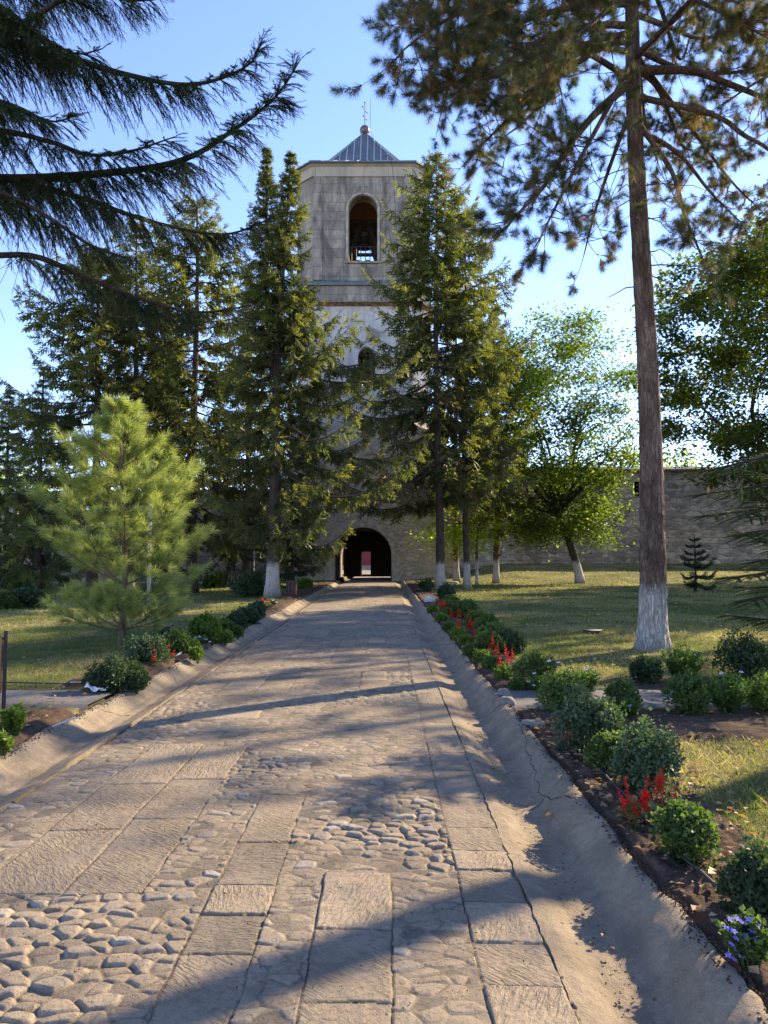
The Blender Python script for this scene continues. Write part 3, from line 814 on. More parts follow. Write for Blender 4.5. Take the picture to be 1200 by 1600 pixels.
tower = thing('bell_tower', (TX, TYF, 0), 'tall octagonal stone bell tower with arched gateway at the end of the road', 'tower')
T0 = (TX, TYF, 0)
ZSH0, ZSH1 = 9.3, zpx(476, TYF)            # shaft
ZB0, ZB1 = zpx(440, TYF), zpx(258, TYF)    # belfry
# base: a square storey with the gateway
mb = MB(); bw = 4.66; yb0, yb1 = TYF - .22, TYF + 2 * HW + .22
gate_hw, gate_sp, gate_cx = 1.83, 1.62, .05
sq = [(TX - bw, yb0), (TX + bw, yb0), (TX + bw, yb1), (TX - bw, yb1)]
arch_band(mb, sq[0], sq[1], -.3, ZSH0, 1.0, (bw + gate_cx, gate_hw, -.3, gate_sp), n=20)
arch_band(mb, sq[1], sq[2], -.3, ZSH0, 1.0)
arch_band(mb, sq[2], sq[3], -.3, ZSH0, 1.0, (bw - gate_cx, gate_hw, -.3, gate_sp), n=20)
arch_band(mb, sq[3], sq[0], -.3, ZSH0, 1.0)
so = [(-HW + CUT, -HW), (HW - CUT, -HW), (HW, -HW + CUT), (HW, HW - CUT), (HW - CUT, HW), (-HW + CUT, HW), (-HW, HW - CUT), (-HW, -HW + CUT)]
O = [(TX + x, TYC + y, ZSH0 + .9) for x, y in so]; Q = [(x, y, ZSH0) for x, y in sq]
for q, (i, j) in zip(((0, 1), (1, 2), (2, 3), (3, 0)), ((0, 1), (2, 3), (4, 5), (6, 7))): mb.quad(Q[q[0]], Q[q[1]], O[j], O[i])
for q, (i, j) in enumerate(((7, 0), (1, 2), (3, 4), (5, 6))): mb.add([Q[q], O[j], O[i]], [[0, 1, 2]])
mb.build('base_wall', M['rubble_base'], tower, origin=T0)
# passage vault and side walls
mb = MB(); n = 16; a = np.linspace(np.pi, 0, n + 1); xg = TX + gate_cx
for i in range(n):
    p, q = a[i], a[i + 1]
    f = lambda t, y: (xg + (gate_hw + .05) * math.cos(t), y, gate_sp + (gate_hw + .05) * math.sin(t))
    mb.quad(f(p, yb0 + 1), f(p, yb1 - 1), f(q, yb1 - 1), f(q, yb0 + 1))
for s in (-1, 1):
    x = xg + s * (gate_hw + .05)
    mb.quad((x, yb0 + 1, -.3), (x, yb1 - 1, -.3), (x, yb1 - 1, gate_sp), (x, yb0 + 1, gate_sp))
mb.build('passage_vault', M['coping'], tower, origin=T0)  # dark grey puts the shade of the passage into the colour
# gateway surround of cut stone, proud of the wall
mb = MB(); a = np.linspace(np.pi, 0, 14)
def vous(t0, t1, r0, r1, y0, y1):
    v = [(xg + rr * math.cos(t), y, gate_sp + rr * math.sin(t)) for y in (y0, y1) for t in (t0, t1) for rr in (r0, r1)]
    mb.add(v, [[0, 1, 3, 2], [4, 6, 7, 5], [0, 4, 5, 1], [2, 3, 7, 6], [0, 2, 6, 4], [1, 5, 7, 3]])
for i in range(13): vous(a[i] - .006, a[i + 1] + .006, gate_hw - .01, gate_hw + .58, yb0 - .07, yb0 + .3)
for s in (-1, 1):
    for z0, z1, ww in ((0, .62, .62), (.63, 1.18, .56), (1.19, 1.60, .70)):
        mb.box((xg + s * (gate_hw - .01 + ww / 2), yb0 + .1, (z0 + z1) / 2), (ww, .36 if ww < .7 else .44, z1 - z0))
mb.build('arch_surround', M['yellow_stone'], tower, origin=T0)
# timber gate leaves at the back with a wicket doorway
mb = MB(); yg = yb1 - 1.4
wx0, wx1, wz = at(565.5, 0, yg)[0], at(580, 0, yg)[0], zpx(862, yg)
gx0, gx1 = xg - gate_hw - .03, xg + gate_hw + .03
for x0, x1, z0, z1 in ((gx0 + .22, wx0, .10, gate_sp + gate_hw), (wx1, gx1, .10, gate_sp + gate_hw), (wx0, wx1, wz, gate_sp + gate_hw), (wx0, wx1, .10, .16)):
    m_ = max(1, int((x1 - x0) / .2))
    for q in range(m_):
        mb.box((x0 + (x1 - x0) * (q + .5) / m_, yg, (z0 + z1) / 2), ((x1 - x0) / m_ - .012, .09, z1 - z0))
    mb.box(((x0 + x1) / 2, yg + .06, (z0 + z1) / 2), (x1 - x0, .03, z1 - z0))
mb.build('gate_leaf', M['wood'], tower, origin=T0)
mb = MB(); mb.box((wx0 + .05, yg - .42, (wz + .16) / 2), (.06, .72, wz - .16)); mb.build('wicket_door', M['red_wood'], tower, origin=T0)

# shaft: plastered octagon with a window front and back
mb = MB(); oc = octo(HW, CUT); L = 2 * (HW - CUT)
wz0, wzs = zpx(604, TYF), zpx(556, TYF); whw = .56
for i in range(8):
    j = (i + 1) % 8
    h = (L / 2 + (.25 if i == 0 else -.25), whw, wz0, wzs) if i in (0, 4) else None
    arch_band(mb, oc[i], oc[j], ZSH0, ZSH1, .9, h)
mb.build('shaft_wall', M['plaster'], tower, origin=T0)
mb = MB()
for z in (wz0 + .25, wz0 + .62, wz0 + 1.0):
    mb.tube([(TX + .25 - whw, TYF + .35, z), (TX + .25 + whw, TYF + .35, z)], .028, 5)
for x in (-.18, .2): mb.tube([(TX + .25 + x, TYF + .35, wz0), (TX + .25 + x, TYF + .35, wzs + whw * .8)], .028, 5)
mb.box((TX + .25, TYF + .5, wzs + .15), (whw * 2, .16, .16))
mb.build('window_grate', M['wood'], tower, origin=T0)
mb = MB()
octo_cap(mb, HW - .3, CUT, wz0 - .9)
mb.build('floor_boards', M['wood'], tower, origin=T0)
mb = MB(); octo_cap(mb, HW - .3, CUT, wzs + 1.6, False); mb.build('floor_boards', M['wood'], tower, origin=T0)
# red tile course over the shaft
mb = MB()
ht = HW + .30
oc2 = octo(ht, CUT + .12)
octo_ring(mb, HW + .02, CUT, ZSH1 - .12, ht, CUT + .12, ZSH1)
for i in range(8):
    a_, b_ = np.array(oc2[i]), np.array(oc2[(i + 1) % 8]); Lh = np.linalg.norm(b_ - a_); m_ = max(3, int(Lh / .22)); t = (b_ - a_) / Lh; nr = np.array([t[1], -t[0]])
    for q in range(m_):
        c = a_ + t * Lh * (q + .5) / m_
        for rowi in range(2):
            cc = c - nr * (.06 + .10 * rowi) + t * .11 * rowi
            mb.box((cc[0], cc[1], ZSH1 + .05 + .085 * rowi), (.19, .34, .055), math.atan2(t[1], t[0]), rs.rand())
mb.build('tile_course', M['tile'], tower, origin=T0)
# parapet zone and copper flashing under the belfry
mb = MB(); zt = ZSH1 + .20
octo_ring(mb, HW + .13, CUT + .06, zt, HW + .13, CUT + .06, ZB0 - .32); octo_cap(mb, HW + .13, CUT + .06, zt, False); octo_cap(mb, HW + .13, CUT + .06, ZB0 - .32)
mb.build('parapet_course', M['ashlar'], tower, origin=T0)
mb = MB()
octo_ring(mb, HW + .30, CUT + .12, ZB0 - .32, HW + .30, CUT + .12, ZB0 - .22); octo_ring(mb, HW + .30, CUT + .12, ZB0 - .22, HW + .02, CUT, ZB0 + .06)
octo_cap(mb, HW + .30, CUT + .12, ZB0 - .32, False)
mb.build('flashing', M['flashing'], tower, origin=T0)
# belfry: eight facets, arched openings on the four wide ones
mb = MB(); bz0, bzs, bhw = zpx(409, TYF), zpx(327, TYF), .93
for i in range(8):
    j = (i + 1) % 8
    arch_band(mb, oc[i], oc[j], ZB0, ZB1 - .8, .95, (L / 2, bhw, bz0, bzs) if i % 2 == 0 else None, n=18)
mb.build('belfry_wall', M['ashlar'], tower, origin=T0)
mb = MB()                                      # flat pilasters framing each wide face, a shallow second step beside them
for i in range(0, 8, 2):
    A_, B_ = np.array(oc[i]), np.array(oc[(i + 1) % 8]); t = (B_ - A_) / L; nr = np.array([t[1], -t[0]]); rz = math.atan2(t[1], t[0])
    for u0, u1, pr in ((0.02, .62, .10), (L - .62, L - .02, .10), (.62, 1.75, .04), (L - 1.75, L - .62, .04)):
        c = A_ + t * (u0 + u1) / 2 + nr * (pr / 2 - .05)
        z0 = ZB0 + .08; z1 = ZB1 - .82
        mb.box((c[0], c[1], (z0 + z1) / 2), (u1 - u0 - .004, pr + .10, z1 - z0), rz)
    c = A_ + t * L / 2
    for s in (-1, 1):                          # panel posts below the sill
        cc = c + t * s * (bhw + .20) + nr * .03
        mb.box((cc[0], cc[1], (ZB0 + .08 + bz0) / 2), (.26, .10, bz0 - ZB0 - .10), rz)
    cc = c + nr * .06
    mb.box((cc[0], cc[1], bz0 - .07), (bhw * 2 + .5, .22, .13), rz)
    mb.box((cc[0], cc[1], ZB1 - 1.75), (.30, .14, .52), rz)          # worn carved boss over the arch
    mb.box((cc[0], cc[1], ZB1 - 1.45), (.46, .16, .12), rz)
mb.build('pilasters', M['ashlar'], tower, origin=T0)
for i in range(0, 8, 2):                        # moulding round each opening
    mb = MB()
    A_, B_ = np.array(oc[i]), np.array(oc[(i + 1) % 8]); t = (B_ - A_) / L; nr = np.array([t[1], -t[0]]); c = A_ + t * L / 2
    a = np.linspace(np.pi, 0, 22)
    for rr, pr, r_ in ((bhw + .10, .06, .09),):
        pts = [(-rr, bz0)] + [(-rr, z) for z in np.linspace(bz0 + .5, bzs, 5)] + [(rr * math.cos(x), bzs + rr * math.sin(x)) for x in a[1:-1]] + [(rr, z) for z in np.linspace(bzs, bz0 + .5, 5)] + [(rr, bz0)]
        mb.tube([(c[0] + t[0] * u + nr[0] * pr, c[1] + t[1] * u + nr[1] * pr, z) for u, z in pts], r_, 6)
    mb.build('arch_moulding', M['yellow_stone'], tower, origin=T0, smooth=True)
# cornice and roof
mb = MB()
octo_ring(mb, HW + .08, CUT, ZB1 - .80, HW + .08, CUT, ZB1 - .12); octo_ring(mb, HW + .08, CUT, ZB1 - .12, HW + .22, CUT + .05, ZB1)
octo_cap(mb, HW + .08, CUT, ZB1 - .80, False)
mb.build('cornice', M['ashlar_clean'], tower, origin=T0)
ZA = zpx(211, TYC)
mb = MB(); hs, cs = HW + .34, CUT + .10; ZR = ZB1 + .10; hu, cu_ = 3.05, .95; ZU = ZB1 + .95
octo_ring(mb, hs, cs, ZB1 + .005, hs, cs, ZR); octo_ring(mb, hs, cs, ZR, hu, cu_, ZU); octo_ring(mb, hu, cu_, ZU, .16, .05, ZA); octo_cap(mb, hs, cs, ZB1 + .005, False)
roof = mb.build('roof', M['roof'], tower, origin=T0)
mb = MB(); A8, U8, P8 = octo(hs, cs), octo(hu, cu_), octo(.16, .05)
def lerp3(p, q, t): return np.array(p) * (1 - t) + np.array(q) * t
for i in range(8):
    j = (i + 1) % 8; m_ = 9 if i % 2 == 0 else 3
    for q in range(m_ + 1):
        s = q / m_
        b0 = lerp3((*A8[i], ZR), (*A8[j], ZR), s); b1 = lerp3((*U8[i], ZU), (*U8[j], ZU), s); b2 = lerp3((*P8[i], ZA), (*P8[j], ZA), s)
        if 0 < q < m_:
            e = min(1.0, (min(s, 1 - s) / .5) * 1.12); b2 = lerp3(b1, lerp3((*P8[i], ZA), (*P8[j], ZA), .5), 0) * 0 + lerp3(b1, b1 + (lerp3((*P8[i], ZA), (*P8[j], ZA), .5) - lerp3((*U8[i], ZU), (*U8[j], ZU), .5)), e)
        mb.tube([b0 + [0, 0, .02], b1 + [0, 0, .02], b2 + [0, 0, .02]], .035, 4)
mb.build('seam', M['roof_seam'], roof, origin=(0, 0, 0)); bpy.data.objects['seam'].matrix_parent_inverse.identity()
bpy.data.objects['seam'].location = (-TX, -TYF, 0)
mb = MB(); zb = zpx(204, TYC); rb = .37
mb.lathe([(.17, ZA - .1), (.14, ZA + .02)] + [(max(.02, rb * math.sin(x)), zb - rb * math.cos(x)) for x in np.linspace(.35, math.pi - .05, 12)], (TX, TYC, 0), 20)
mb.build('finial_ball', M['ball'], tower, smooth=True, origin=T0)
mb = MB(); zc = zpx(160, TYC)
mb.tube([(TX, TYC, zb), (TX, TYC, zc)], .035, 6)
for z, l in ((zc - .55, .42), (zc - 1.15, .26)):                     # seen almost edge on
    d = np.array([.35, .94, 0]) * l
    mb.tube([np.array([TX, TYC, z]) - d, np.array([TX, TYC, z]) + d], .035, 6)
    for s in (-1, 1): mb.lathe([(.001, -.07), (.07, 0), (.001, .07)], np.array([TX, TYC, z]) + s * d, 6)
mb.lathe([(.001, -.08), (.075, 0), (.001, .08)], (TX, TYC, zc), 6)
mb.build('cross', M['gold'], tower, origin=T0)
mb = MB(); mb.tube(crom([(TX + .42, TYC, zc + .3), (TX + .40, TYC, zb), (TX + .55, TYC - .5, ZA - .3), (TX + 1.1, TYC - 1.8, ZU + .9), (TX + 1.9, TYF - .4, ZB1 - .2), (TX + 2.3, TYF - .12, ZB0 + .3)], 30), .014, 4)
mb.build('lightning_wire', M['iron'], tower, origin=T0)
# belfry interior
mb = MB(); octo_cap(mb, HW - .9, CUT, ZB1 - .9, False)
mb.build('belfry_ceiling', M['red_wood'], tower, origin=T0)
mb = MB(); octo_cap(mb, HW - .9, CUT, bz0 - .25); mb.build('belfry_floor', M['red_wood'], tower, origin=T0)
mb = MB()
zb2 = bzs - .05
for dy in (-1.1, 1.1):
    mb.box((TX, TYC + dy, bzs + .55), (7.2, .26, .28))
    mb.box((TX, TYC + dy, bz0 + 1.75), (7.2, .18, .2))
    for s in (-1, 1):
        a_, b_ = np.array([TX + s * 1.5, TYC + dy, bz0 - .2]), np.array([TX + s * .25, TYC + dy, bzs + .6])
        mb.tube([a_, b_], .16, 4)
        mb.box((TX + s * 1.9, TYC + dy, (bz0 + bzs) / 2), (.24, .22, bzs - bz0 + 1.2))
mb.build('bell_frame', M['wood'], tower, origin=T0)
for i in range(0, 8, 2):                        # a railing in each opening
    mb = MB(); A_, B_ = np.array(oc[i]), np.array(oc[(i + 1) % 8]); t = (B_ - A_) / L; nr = np.array([t[1], -t[0]]); c = A_ + t * L / 2 - nr * .55
    zt_ = zpx(385, TYF + .5)
    mb.tube([(*(c - t * bhw), zt_), (*(c + t * bhw), zt_)], .035, 5); mb.tube([(*(c - t * bhw), bz0 + .12), (*(c + t * bhw), bz0 + .12)], .028, 5)
    for u in np.linspace(-bhw * .82, bhw * .82, 6): mb.tube([(*(c + t * u), bz0), (*(c + t * u), zt_)], .03, 5)
    for u in (-.35, .3):
        cc = c + t * u; mb.box((cc[0], cc[1], bz0 + .18), (.26, .08, .30), math.atan2(t[1], t[0]))
    mb.build('railing', M['iron'], tower, origin=T0)
def bell(x, y, z, r, label):
    b = thing('bell', (x, y, z), label, 'bell', 'bells hanging in the belfry')
    mb = MB(); pr = [(.02, 0), (.28, -.02), (.42, -.10), (.50, -.35), (.58, -.75), (.72, -1.10), (.95, -1.36), (1.0, -1.45), (.93, -1.45), (.7, -1.2)]
    mb.lathe(np.array(pr) * r, (0, 0, 0), 20); mb.build('bell_body', M['bronze'], b, smooth=True)
    mb = MB(); mb.tube([(0, 0, -.2 * r), (0, 0, -1.45 * r)], .05 * r, 6); mb.lathe([(.01, -1.65 * r), (.13 * r, -1.5 * r), (.01, -1.35 * r)], (0, 0, 0), 8); mb.build('clapper', M['iron'], b)
    mb = MB(); mb.box((0, 0, .16), (r * .7, .12, .36)); mb.build('yoke', M['iron'], b)
bell(TX, TYC - 1.1, bz0 + 3.05, .56, 'bronze bell hung in the middle of the tall belfry opening')
bell(TX - .95, TYC + 1.1, bzs + .3, .34, 'smaller bronze bell hung behind the large one, towards the left of the belfry opening')
bell(TX + .95, TYC + 1.1, bzs + .3, .34, 'smaller bronze bell hung behind the large one, towards the right of the belfry opening')

# ================================================================== PRECINCT WALLS
def stone_wall(label, pts, z0s, tops, th, holes=(), rail=None):
    t0 = thing('stone_wall', (pts[0][0], pts[0][1], 0), label, 'wall'); org = (pts[0][0], pts[0][1], 0)
    mb = MB(); mc = MB(); hs_ = list(holes)
    for i in range(len(pts) - 1):
        A, B = np.array(pts[i], float), np.array(pts[i + 1], float); L = np.linalg.norm(B - A); t = (B - A) / L; n_ = np.array([-t[1], t[0]])
        if n_[1] < 0: n_ = -n_                                        # into the wall, away from the court
        us = [0, L]; hh = [(u, hw_, z0_, z1_) for s, u, hw_, z0_, z1_ in hs_ if s == i]
        for u, hw_, *_ in hh: us += [u - hw_, u + hw_]
        us = sorted(set(us + list(np.arange(0, L, 1.2))))
        P = lambda u, z, d: (*(A + t * u + n_ * d), z)
        zb_, zt_ = (lambda u: z0s[i] + (z0s[i + 1] - z0s[i]) * u / L), (lambda u: tops[i] + (tops[i + 1] - tops[i]) * u / L + .07 * float(vnoise(u * .8, 3 + i, 7)))
        for a, b in zip(us[:-1], us[1:]):
            m_ = (a + b) / 2; hit = [h for h in hh if abs(m_ - h[0]) < h[1]]
            spans = [(zb_(a), zb_(b), zt_(a), zt_(b))] if not hit else [(zb_(a), zb_(b), hit[0][2], hit[0][2]), (hit[0][3], hit[0][3], zt_(a), zt_(b))]
            for za, zb__, zc_, zd in spans:
                mb.quad(P(a, za, 0), P(b, zb__, 0), P(b, zd, 0), P(a, zc_, 0)); mb.quad(P(b, zb__, th), P(a, za, th), P(a, zc_, th), P(b, zd, th))
            if hit:
                h = hit[0]
                for u in (h[0] - h[1], h[0] + h[1]): mb.quad(P(u, h[2], 0), P(u, h[2], th), P(u, h[3], th), P(u, h[3], 0))
                for z in (h[2], h[3]): mb.quad(P(h[0] - h[1], z, 0), P(h[0] + h[1], z, 0), P(h[0] + h[1], z, th), P(h[0] - h[1], z, th))
        for e in (0, L): mb.quad(P(e, zb_(e), 0), P(e, zb_(e), th), P(e, zt_(e), th), P(e, zt_(e), 0))
        uu = np.arange(0, L + .01, .55)
        for q, (a, b) in enumerate(zip(uu[:-1], uu[1:])):           # a sloping coping of grey slabs with ragged eaves
            ja, jb = .05 * rs.rand(), .03 * rs.rand()
            z1, z2 = zt_(a) - .03, zt_(b) - .03
            e0 = -.32 - ja; w0, w1 = .40, .15
            mc.add([P(a, z1 + .02, e0), P(b - .01, z2 + .02, e0), P(b - .01, z2 + w0 + jb, th / 2), P(a, z1 + w0 + jb, th / 2), P(a, z1 + .13, e0), P(b - .01, z2 + .13, e0),
                    P(a, z1, th + .3), P(b - .01, z2, th + .3)], [[0, 1, 5, 4], [4, 5, 2, 3], [3, 2, 7, 6], [0, 6, 7, 1]], rs.rand())
    mb.build('masonry', M['rubble'], t0, origin=org); mc.build('coping', M['coping'], t0, origin=org)
    return t0
zr = 8.05
hL = [(1, u, .22, 6.15, 7.25) for u in (3.5, 9.6, 15.2, 21.5, 28.0)]
stone_wall('high rubble stone wall with a shingled coping and loopholes behind the lawn trees on the right of the tower', [(TX + bw - .05, 52.5), (9.5, 58.0), (60, 58.0)], [-.3, .3, .5], [zr - .9, zr, zr + .1], 1.1, hL)
hR = [(0, u, .20, 4.15, 4.85) for u in (7.6, 13.2, 17.4, 19.2, 24.0)]
stone_wall('shaded rubble stone wall with loopholes behind the spruces on the left of the tower', [(TX - bw + .05, 50.4), (-48, 46.0)], [-.5, -.6], [5.6, 5.15], 1.0, hR)
# stone buttress stub beside the gateway
mb = MB(); bx0, bx1 = TX + bw + .004, at(713, 0, 50.2)[0]
v = []
for z, o in ((-.3, 0), (3.3, 0), (5.4, .75)):
    v += [(bx0, 49.6 + o, z), (bx1 - o * .6, 49.6 + o, z), (bx1 - o * .6, 53.2, z), (bx0, 53.2, z)]
f = []
for q in range(2):
    for e in range(4): f.append([q * 4 + e, q * 4 + (e + 1) % 4, q * 4 + 4 + (e + 1) % 4, q * 4 + 4 + e])
f.append([8, 9, 10, 11]); mb.add(v, f)
tag(mb.build('buttress', M['rubble']), 'stone buttress of coursed rubble against the tower, beside the gateway', 'buttress')
# red wall and road beyond the gateway, seen through the wicket
bwall = thing('boundary_wall', (-1, 84, 0), 'dark red wall with a pale plinth seen through the small open door of the gateway', 'wall')
mb = MB(); mb.box((0, 0, 1.95), (26, .4, 2.7)); mb.build('wall_face', M['red_wall'], bwall)
mb = MB(); mb.box((0, -.05, .15), (26.1, .5, .9)); mb.build('plinth', M['rubble_base'], bwall)
mb = MB(); mb.box((0, 0, 3.37), (26.2, .6, .12)); mb.build('coping', M['coping'], bwall)
xv, yv = np.linspace(-14, 14, 30), np.linspace(61.2, 83, 30); X, Y = np.meshgrid(xv, yv); mb = MB(); mb.grid(X, Y, gz(X, Y) * 0 + .16 + .02 * fbm(X, Y, 4, 3) + .9 * sstep(3, 9, X))
tag(mb.build('road', M['gutter'], smooth=True), kind='structure')

# ================================================================== TREES
UP = np.array([0, 0, 1.0])
def dead_mix(r, n, lo=0, hi=1): return np.clip(r.beta(2, 2.2, n) * (hi - lo) + lo, 0, 1)

def spruce(pos, H, Rm, label, seed, zc=1.5, tr=.22, bark='bark_spruce', leaf='spruce', dens=1.0, lean=(0, 0), shape=.85, group=None, dry=0.0, tops=1, name='spruce_tree', spray=.46, az=None, hang=1.0):
    """Norway spruce: whorls of sagging branches hung with curtains of twigs"""
    r = np.random.RandomState(seed); root = thing(name, pos, label, 'tree', group)
    tb, cb, db = MB(), MB(), MB()
    zz = np.linspace(0, 1, 26)
    tp = np.stack([lean[0] * zz ** 1.5 + .05 * H / 16 * np.sin(zz * 7 + seed), lean[1] * zz ** 1.5, zz * H], -1)
    rad = tr * (1 - zz) ** .8 * (1 + .45 * np.exp(-zz * H / .35)) + .012
    tb.tube(tp, rad, 14)
    apex = [(tp, zc)]
    if tops > 1:
        q = tp.copy()[12:]; u = np.linspace(0, 1, len(q)); q[:, 0] += -.95 * u ** .6; q[:, 1] += .3 * u; q[:, 2] *= (1 + .02 * u)
        tb.tube(q, rad[12:] * .8, 8); apex.append((q, q[0][2] + 1.0))
    P, Xd, Up, Sc, Rn = [], [], [], [], []
    DP, DX, DU, DS = [], [], [], []
    for ax, z0 in apex:
        z = z0
        Ht = ax[-1][2]
        while z < Ht - .12:
            t = min(.985, max(0.0, (z - zc) / (H - zc)))
            step = (.58 - .30 * t) * r.uniform(.7, 1.25) / dens ** .5
            prof = (1 - t) ** shape * (1 - .25 * math.exp(-t * 9)) * (.55 + .45 * min(1, (1 - t) / .22)) + .02
            c = np.array([np.interp(z, ax[:, 2], ax[:, 0]), np.interp(z, ax[:, 2], ax[:, 1]), z])
            nb = r.randint(3, 6); a0 = r.uniform(0, 6.28)
            for b in range(nb):
                a = a0 + b * 6.283 / nb + r.normal(0, .25)
                Lb = Rm * prof * r.uniform(.55, 1.15) * (.6 if len(apex) > 1 and z > apex[1][1] else 1)
                if r.rand() < .12: Lb *= .5
                if az is not None: Lb *= az(a, z)
                if Lb < .05: continue
                n = max(5, int(Lb / .30)); s = np.linspace(0, 1, n + 1)
                el = .55 * t - .18 + r.normal(0, .09); sag = -.42 * (1 - t) + r.normal(0, .05); upt = .34 * (1 - t * .6)
                rr = s * Lb; dz = Lb * (el * s + sag * np.sin(s * np.pi * .75) * .55 + upt * s ** 3)
                aa = a + r.normal(0, .12) * s ** 2
                pts = c + np.stack([np.cos(aa) * rr, np.sin(aa) * rr, dz], -1)
                br = (.011 + .0085 * Lb) * (1 - s) ** .9 + .004
                tb.tube(pts, br, 4, cap=False)
                T = unit(np.gradient(pts, axis=0)); side = unit(np.cross(T, UP))
                isdry = dry > 0 and r.rand() < dry * sstep(.5, .05, t)
                per = max(2, int(round(4.6 * dens)))
                ss = np.clip((np.arange(int(n * per)) + r.rand(int(n * per))) / (n * per), (.14 if Lb < 1.5 else .24), 1)
                i = np.clip((ss * n).astype(int), 0, n - 1); fr = (ss * n - i)[:, None]
                p = pts[i] * (1 - fr) + pts[i + 1] * fr
                sg = np.where(r.rand(len(ss)) < .5, -1, 1)[:, None]
                hg = np.clip(r.normal(.95, .5, len(ss)) * hang * (1 - .5 * t), 0, 1.9)[:, None]
                d = unit(T[i] * r.uniform(.35, .9, (len(ss), 1)) + side[i] * sg * r.uniform(.3, .95, (len(ss), 1)) - UP * hg)
                sc = spray * (.45 + .75 * np.sin(np.clip(ss, .05, .95) * np.pi) ** .6) * r.uniform(.65, 1.25, len(ss)) * (.30 + .70 * min(1, Lb / 1.5))
                u = unit(UP * .8 + side[i] * sg * .8 + r.normal(0, .35, (len(ss), 3)))
                (DP if isdry else P).append(p); (DX if isdry else Xd).append(d); (DU if isdry else Up).append(u); (DS if isdry else Sc).append(sc)
                if not isdry: Rn.append(np.clip(r.beta(2, 2.5, len(ss)) * .8 + .25 * (ss - .5) + .12 * t, 0, 1))
                # leading shoots at the tip
                k = 3; P.append(np.repeat(pts[-1:], k, 0)); Xd.append(unit(T[-1:] + side[-1:] * np.array([[-.5], [0], [.5]]) + [0, 0, .12]))
                Up.append(np.tile(UP, (k, 1)) + r.normal(0, .2, (k, 3))); Sc.append(spray * .55 * np.ones(k) * (.35 + .65 * min(1, Lb))); Rn.append(r.uniform(.4, .95, k))
            z += step
        # leader
        k = 14; zt = np.linspace(-1.1, .12, k); P.append(ax[-1] + np.stack([0 * zt, 0 * zt, zt], -1)); a = r.uniform(0, 6.28, k)
        Xd.append(unit(np.stack([np.cos(a), np.sin(a), r.uniform(.4, 1.6, k)], -1))); Up.append(np.tile(UP, (k, 1)) + r.normal(0, .3, (k, 3))); Sc.append(np.linspace(.26, .12, k)); Rn.append(r.uniform(.4, 1, k))
    stamp_any(cb, SPRAYS, r, np.concatenate(P), np.concatenate(Xd), np.concatenate(Up), np.concatenate(Sc), np.concatenate(Rn))
    tb.build('trunk', M[bark], root, smooth=True)
    cb.build('crown', M[leaf], root)
    if DP:
        DP = np.concatenate(DP); stamp_any(db, SPRAYS, r, DP, np.concatenate(DX), np.concatenate(DU), np.concatenate(DS), r.rand(len(DP)))
        tag(db.build('dry_foliage', M['spruce_dry'], root), 'dry brown lower foliage')
    return root

def G(px, py, z=0.0):
    p = gnd(px, py, z); return p
def base_at(px, Y):
    x = at(px, 870, Y)[0]; return (x, Y, float(gz(x, Y)) - .05)
def hgt(py, Y, z0=0): return zpx(py, Y) - z0

SPG = 'spruces lining the road and the walls'
# right of the road
def r1az(a, z): return 1.0 + .85 * max(0, -math.cos(a)) * (1 if z < 10.5 else .2)
r1 = spruce(base_at(686, 33.8), hgt(243, 33.8), 4.7, 'tall spruce with bare whitewashed trunk base beside the flower bed, right of the gateway', 1, 4.8, .19, 'bark_spruce_wash', dens=.78, group=SPG, spray=.66, dry=.3, shape=.62, az=r1az, lean=(-.1, 0))
spruce(base_at(728, 35.8), hgt(330, 35.8), 4.3, 'spruce with straight dark trunk, just right of the tall spruce by the road', 2, 5.0, .15, 'bark_spruce_wash', dens=.75, group=SPG, spray=.66, dry=.3, shape=.5)
spruce(base_at(713, 44.0), hgt(420, 44), 3.6, 'spruce with reddish trunk close to the stone buttress of the tower', 3, 5.5, .16, 'bark_red', dens=.75, group=SPG, spray=.6, dry=.6)
spruce(base_at(776, 42.5), hgt(480, 42.5), 3.8, 'spruce with reddish whitewashed trunk and dry brown lower branches before the right wall', 5, 3.6, .16, 'bark_red', dens=.8, group=SPG, spray=.6, dry=.9)
# left of the road
spruce(base_at(424, 27.6), hgt(238, 27.6), 2.9, 'big twin-topped spruce with thick whitewashed trunk base, nearest the road on the left', 7, 2.7, .225, 'bark_spruce_wash', dens=1.1, group=SPG, spray=.58, tops=2, lean=(.55, 0), shape=.62, az=lambda a, z: 1 + 1.35 * max(0, math.cos(a)) * (1 if 4 < z < 11 else .15))
spruce(base_at(300, 33), hgt(300, 33), 5.2, 'dark spruce standing behind the grey lamp pole, left of the twin-topped spruce', 9, 3.0, .22, 'bark_spruce', dens=.8, group=SPG, spray=.66, shape=.5)
spruce(base_at(205, 35), hgt(345, 35), 4.8, 'dark spruce standing straight behind the feathery young pine', 10, 3.0, .20, 'bark_spruce_wash', dens=.8, group=SPG, spray=.64, shape=.5)
spruce(base_at(146, 32), hgt(385, 32), 5.2, 'wide dark spruce whose drooping branches reach the left edge of the lawn view', 11, 2.4, .22, 'bark_spruce', dens=.8, group=SPG, spray=.66, shape=.5)
spruce(base_at(385, 41), hgt(420, 41), 3.4, 'narrow spruce half hidden behind the twin-topped one, close to the tower wall', 12, 2.5, .18, 'bark_spruce', dens=.9, group=SPG, spray=.6)
spruce(base_at(60, 40), hgt(560, 40), 3.6, 'lower dark spruce by the left wall, at the far left of the lawn', 13, 1.5, .18, 'bark_spruce', dens=.9, group=SPG, spray=.6)
spruce(base_at(8, 43), hgt(600, 43), 3.4, 'lowest dark spruce against the left wall, at the very edge of the view', 19, .8, .16, 'bark_spruce', dens=1.0, group=SPG, spray=.6)
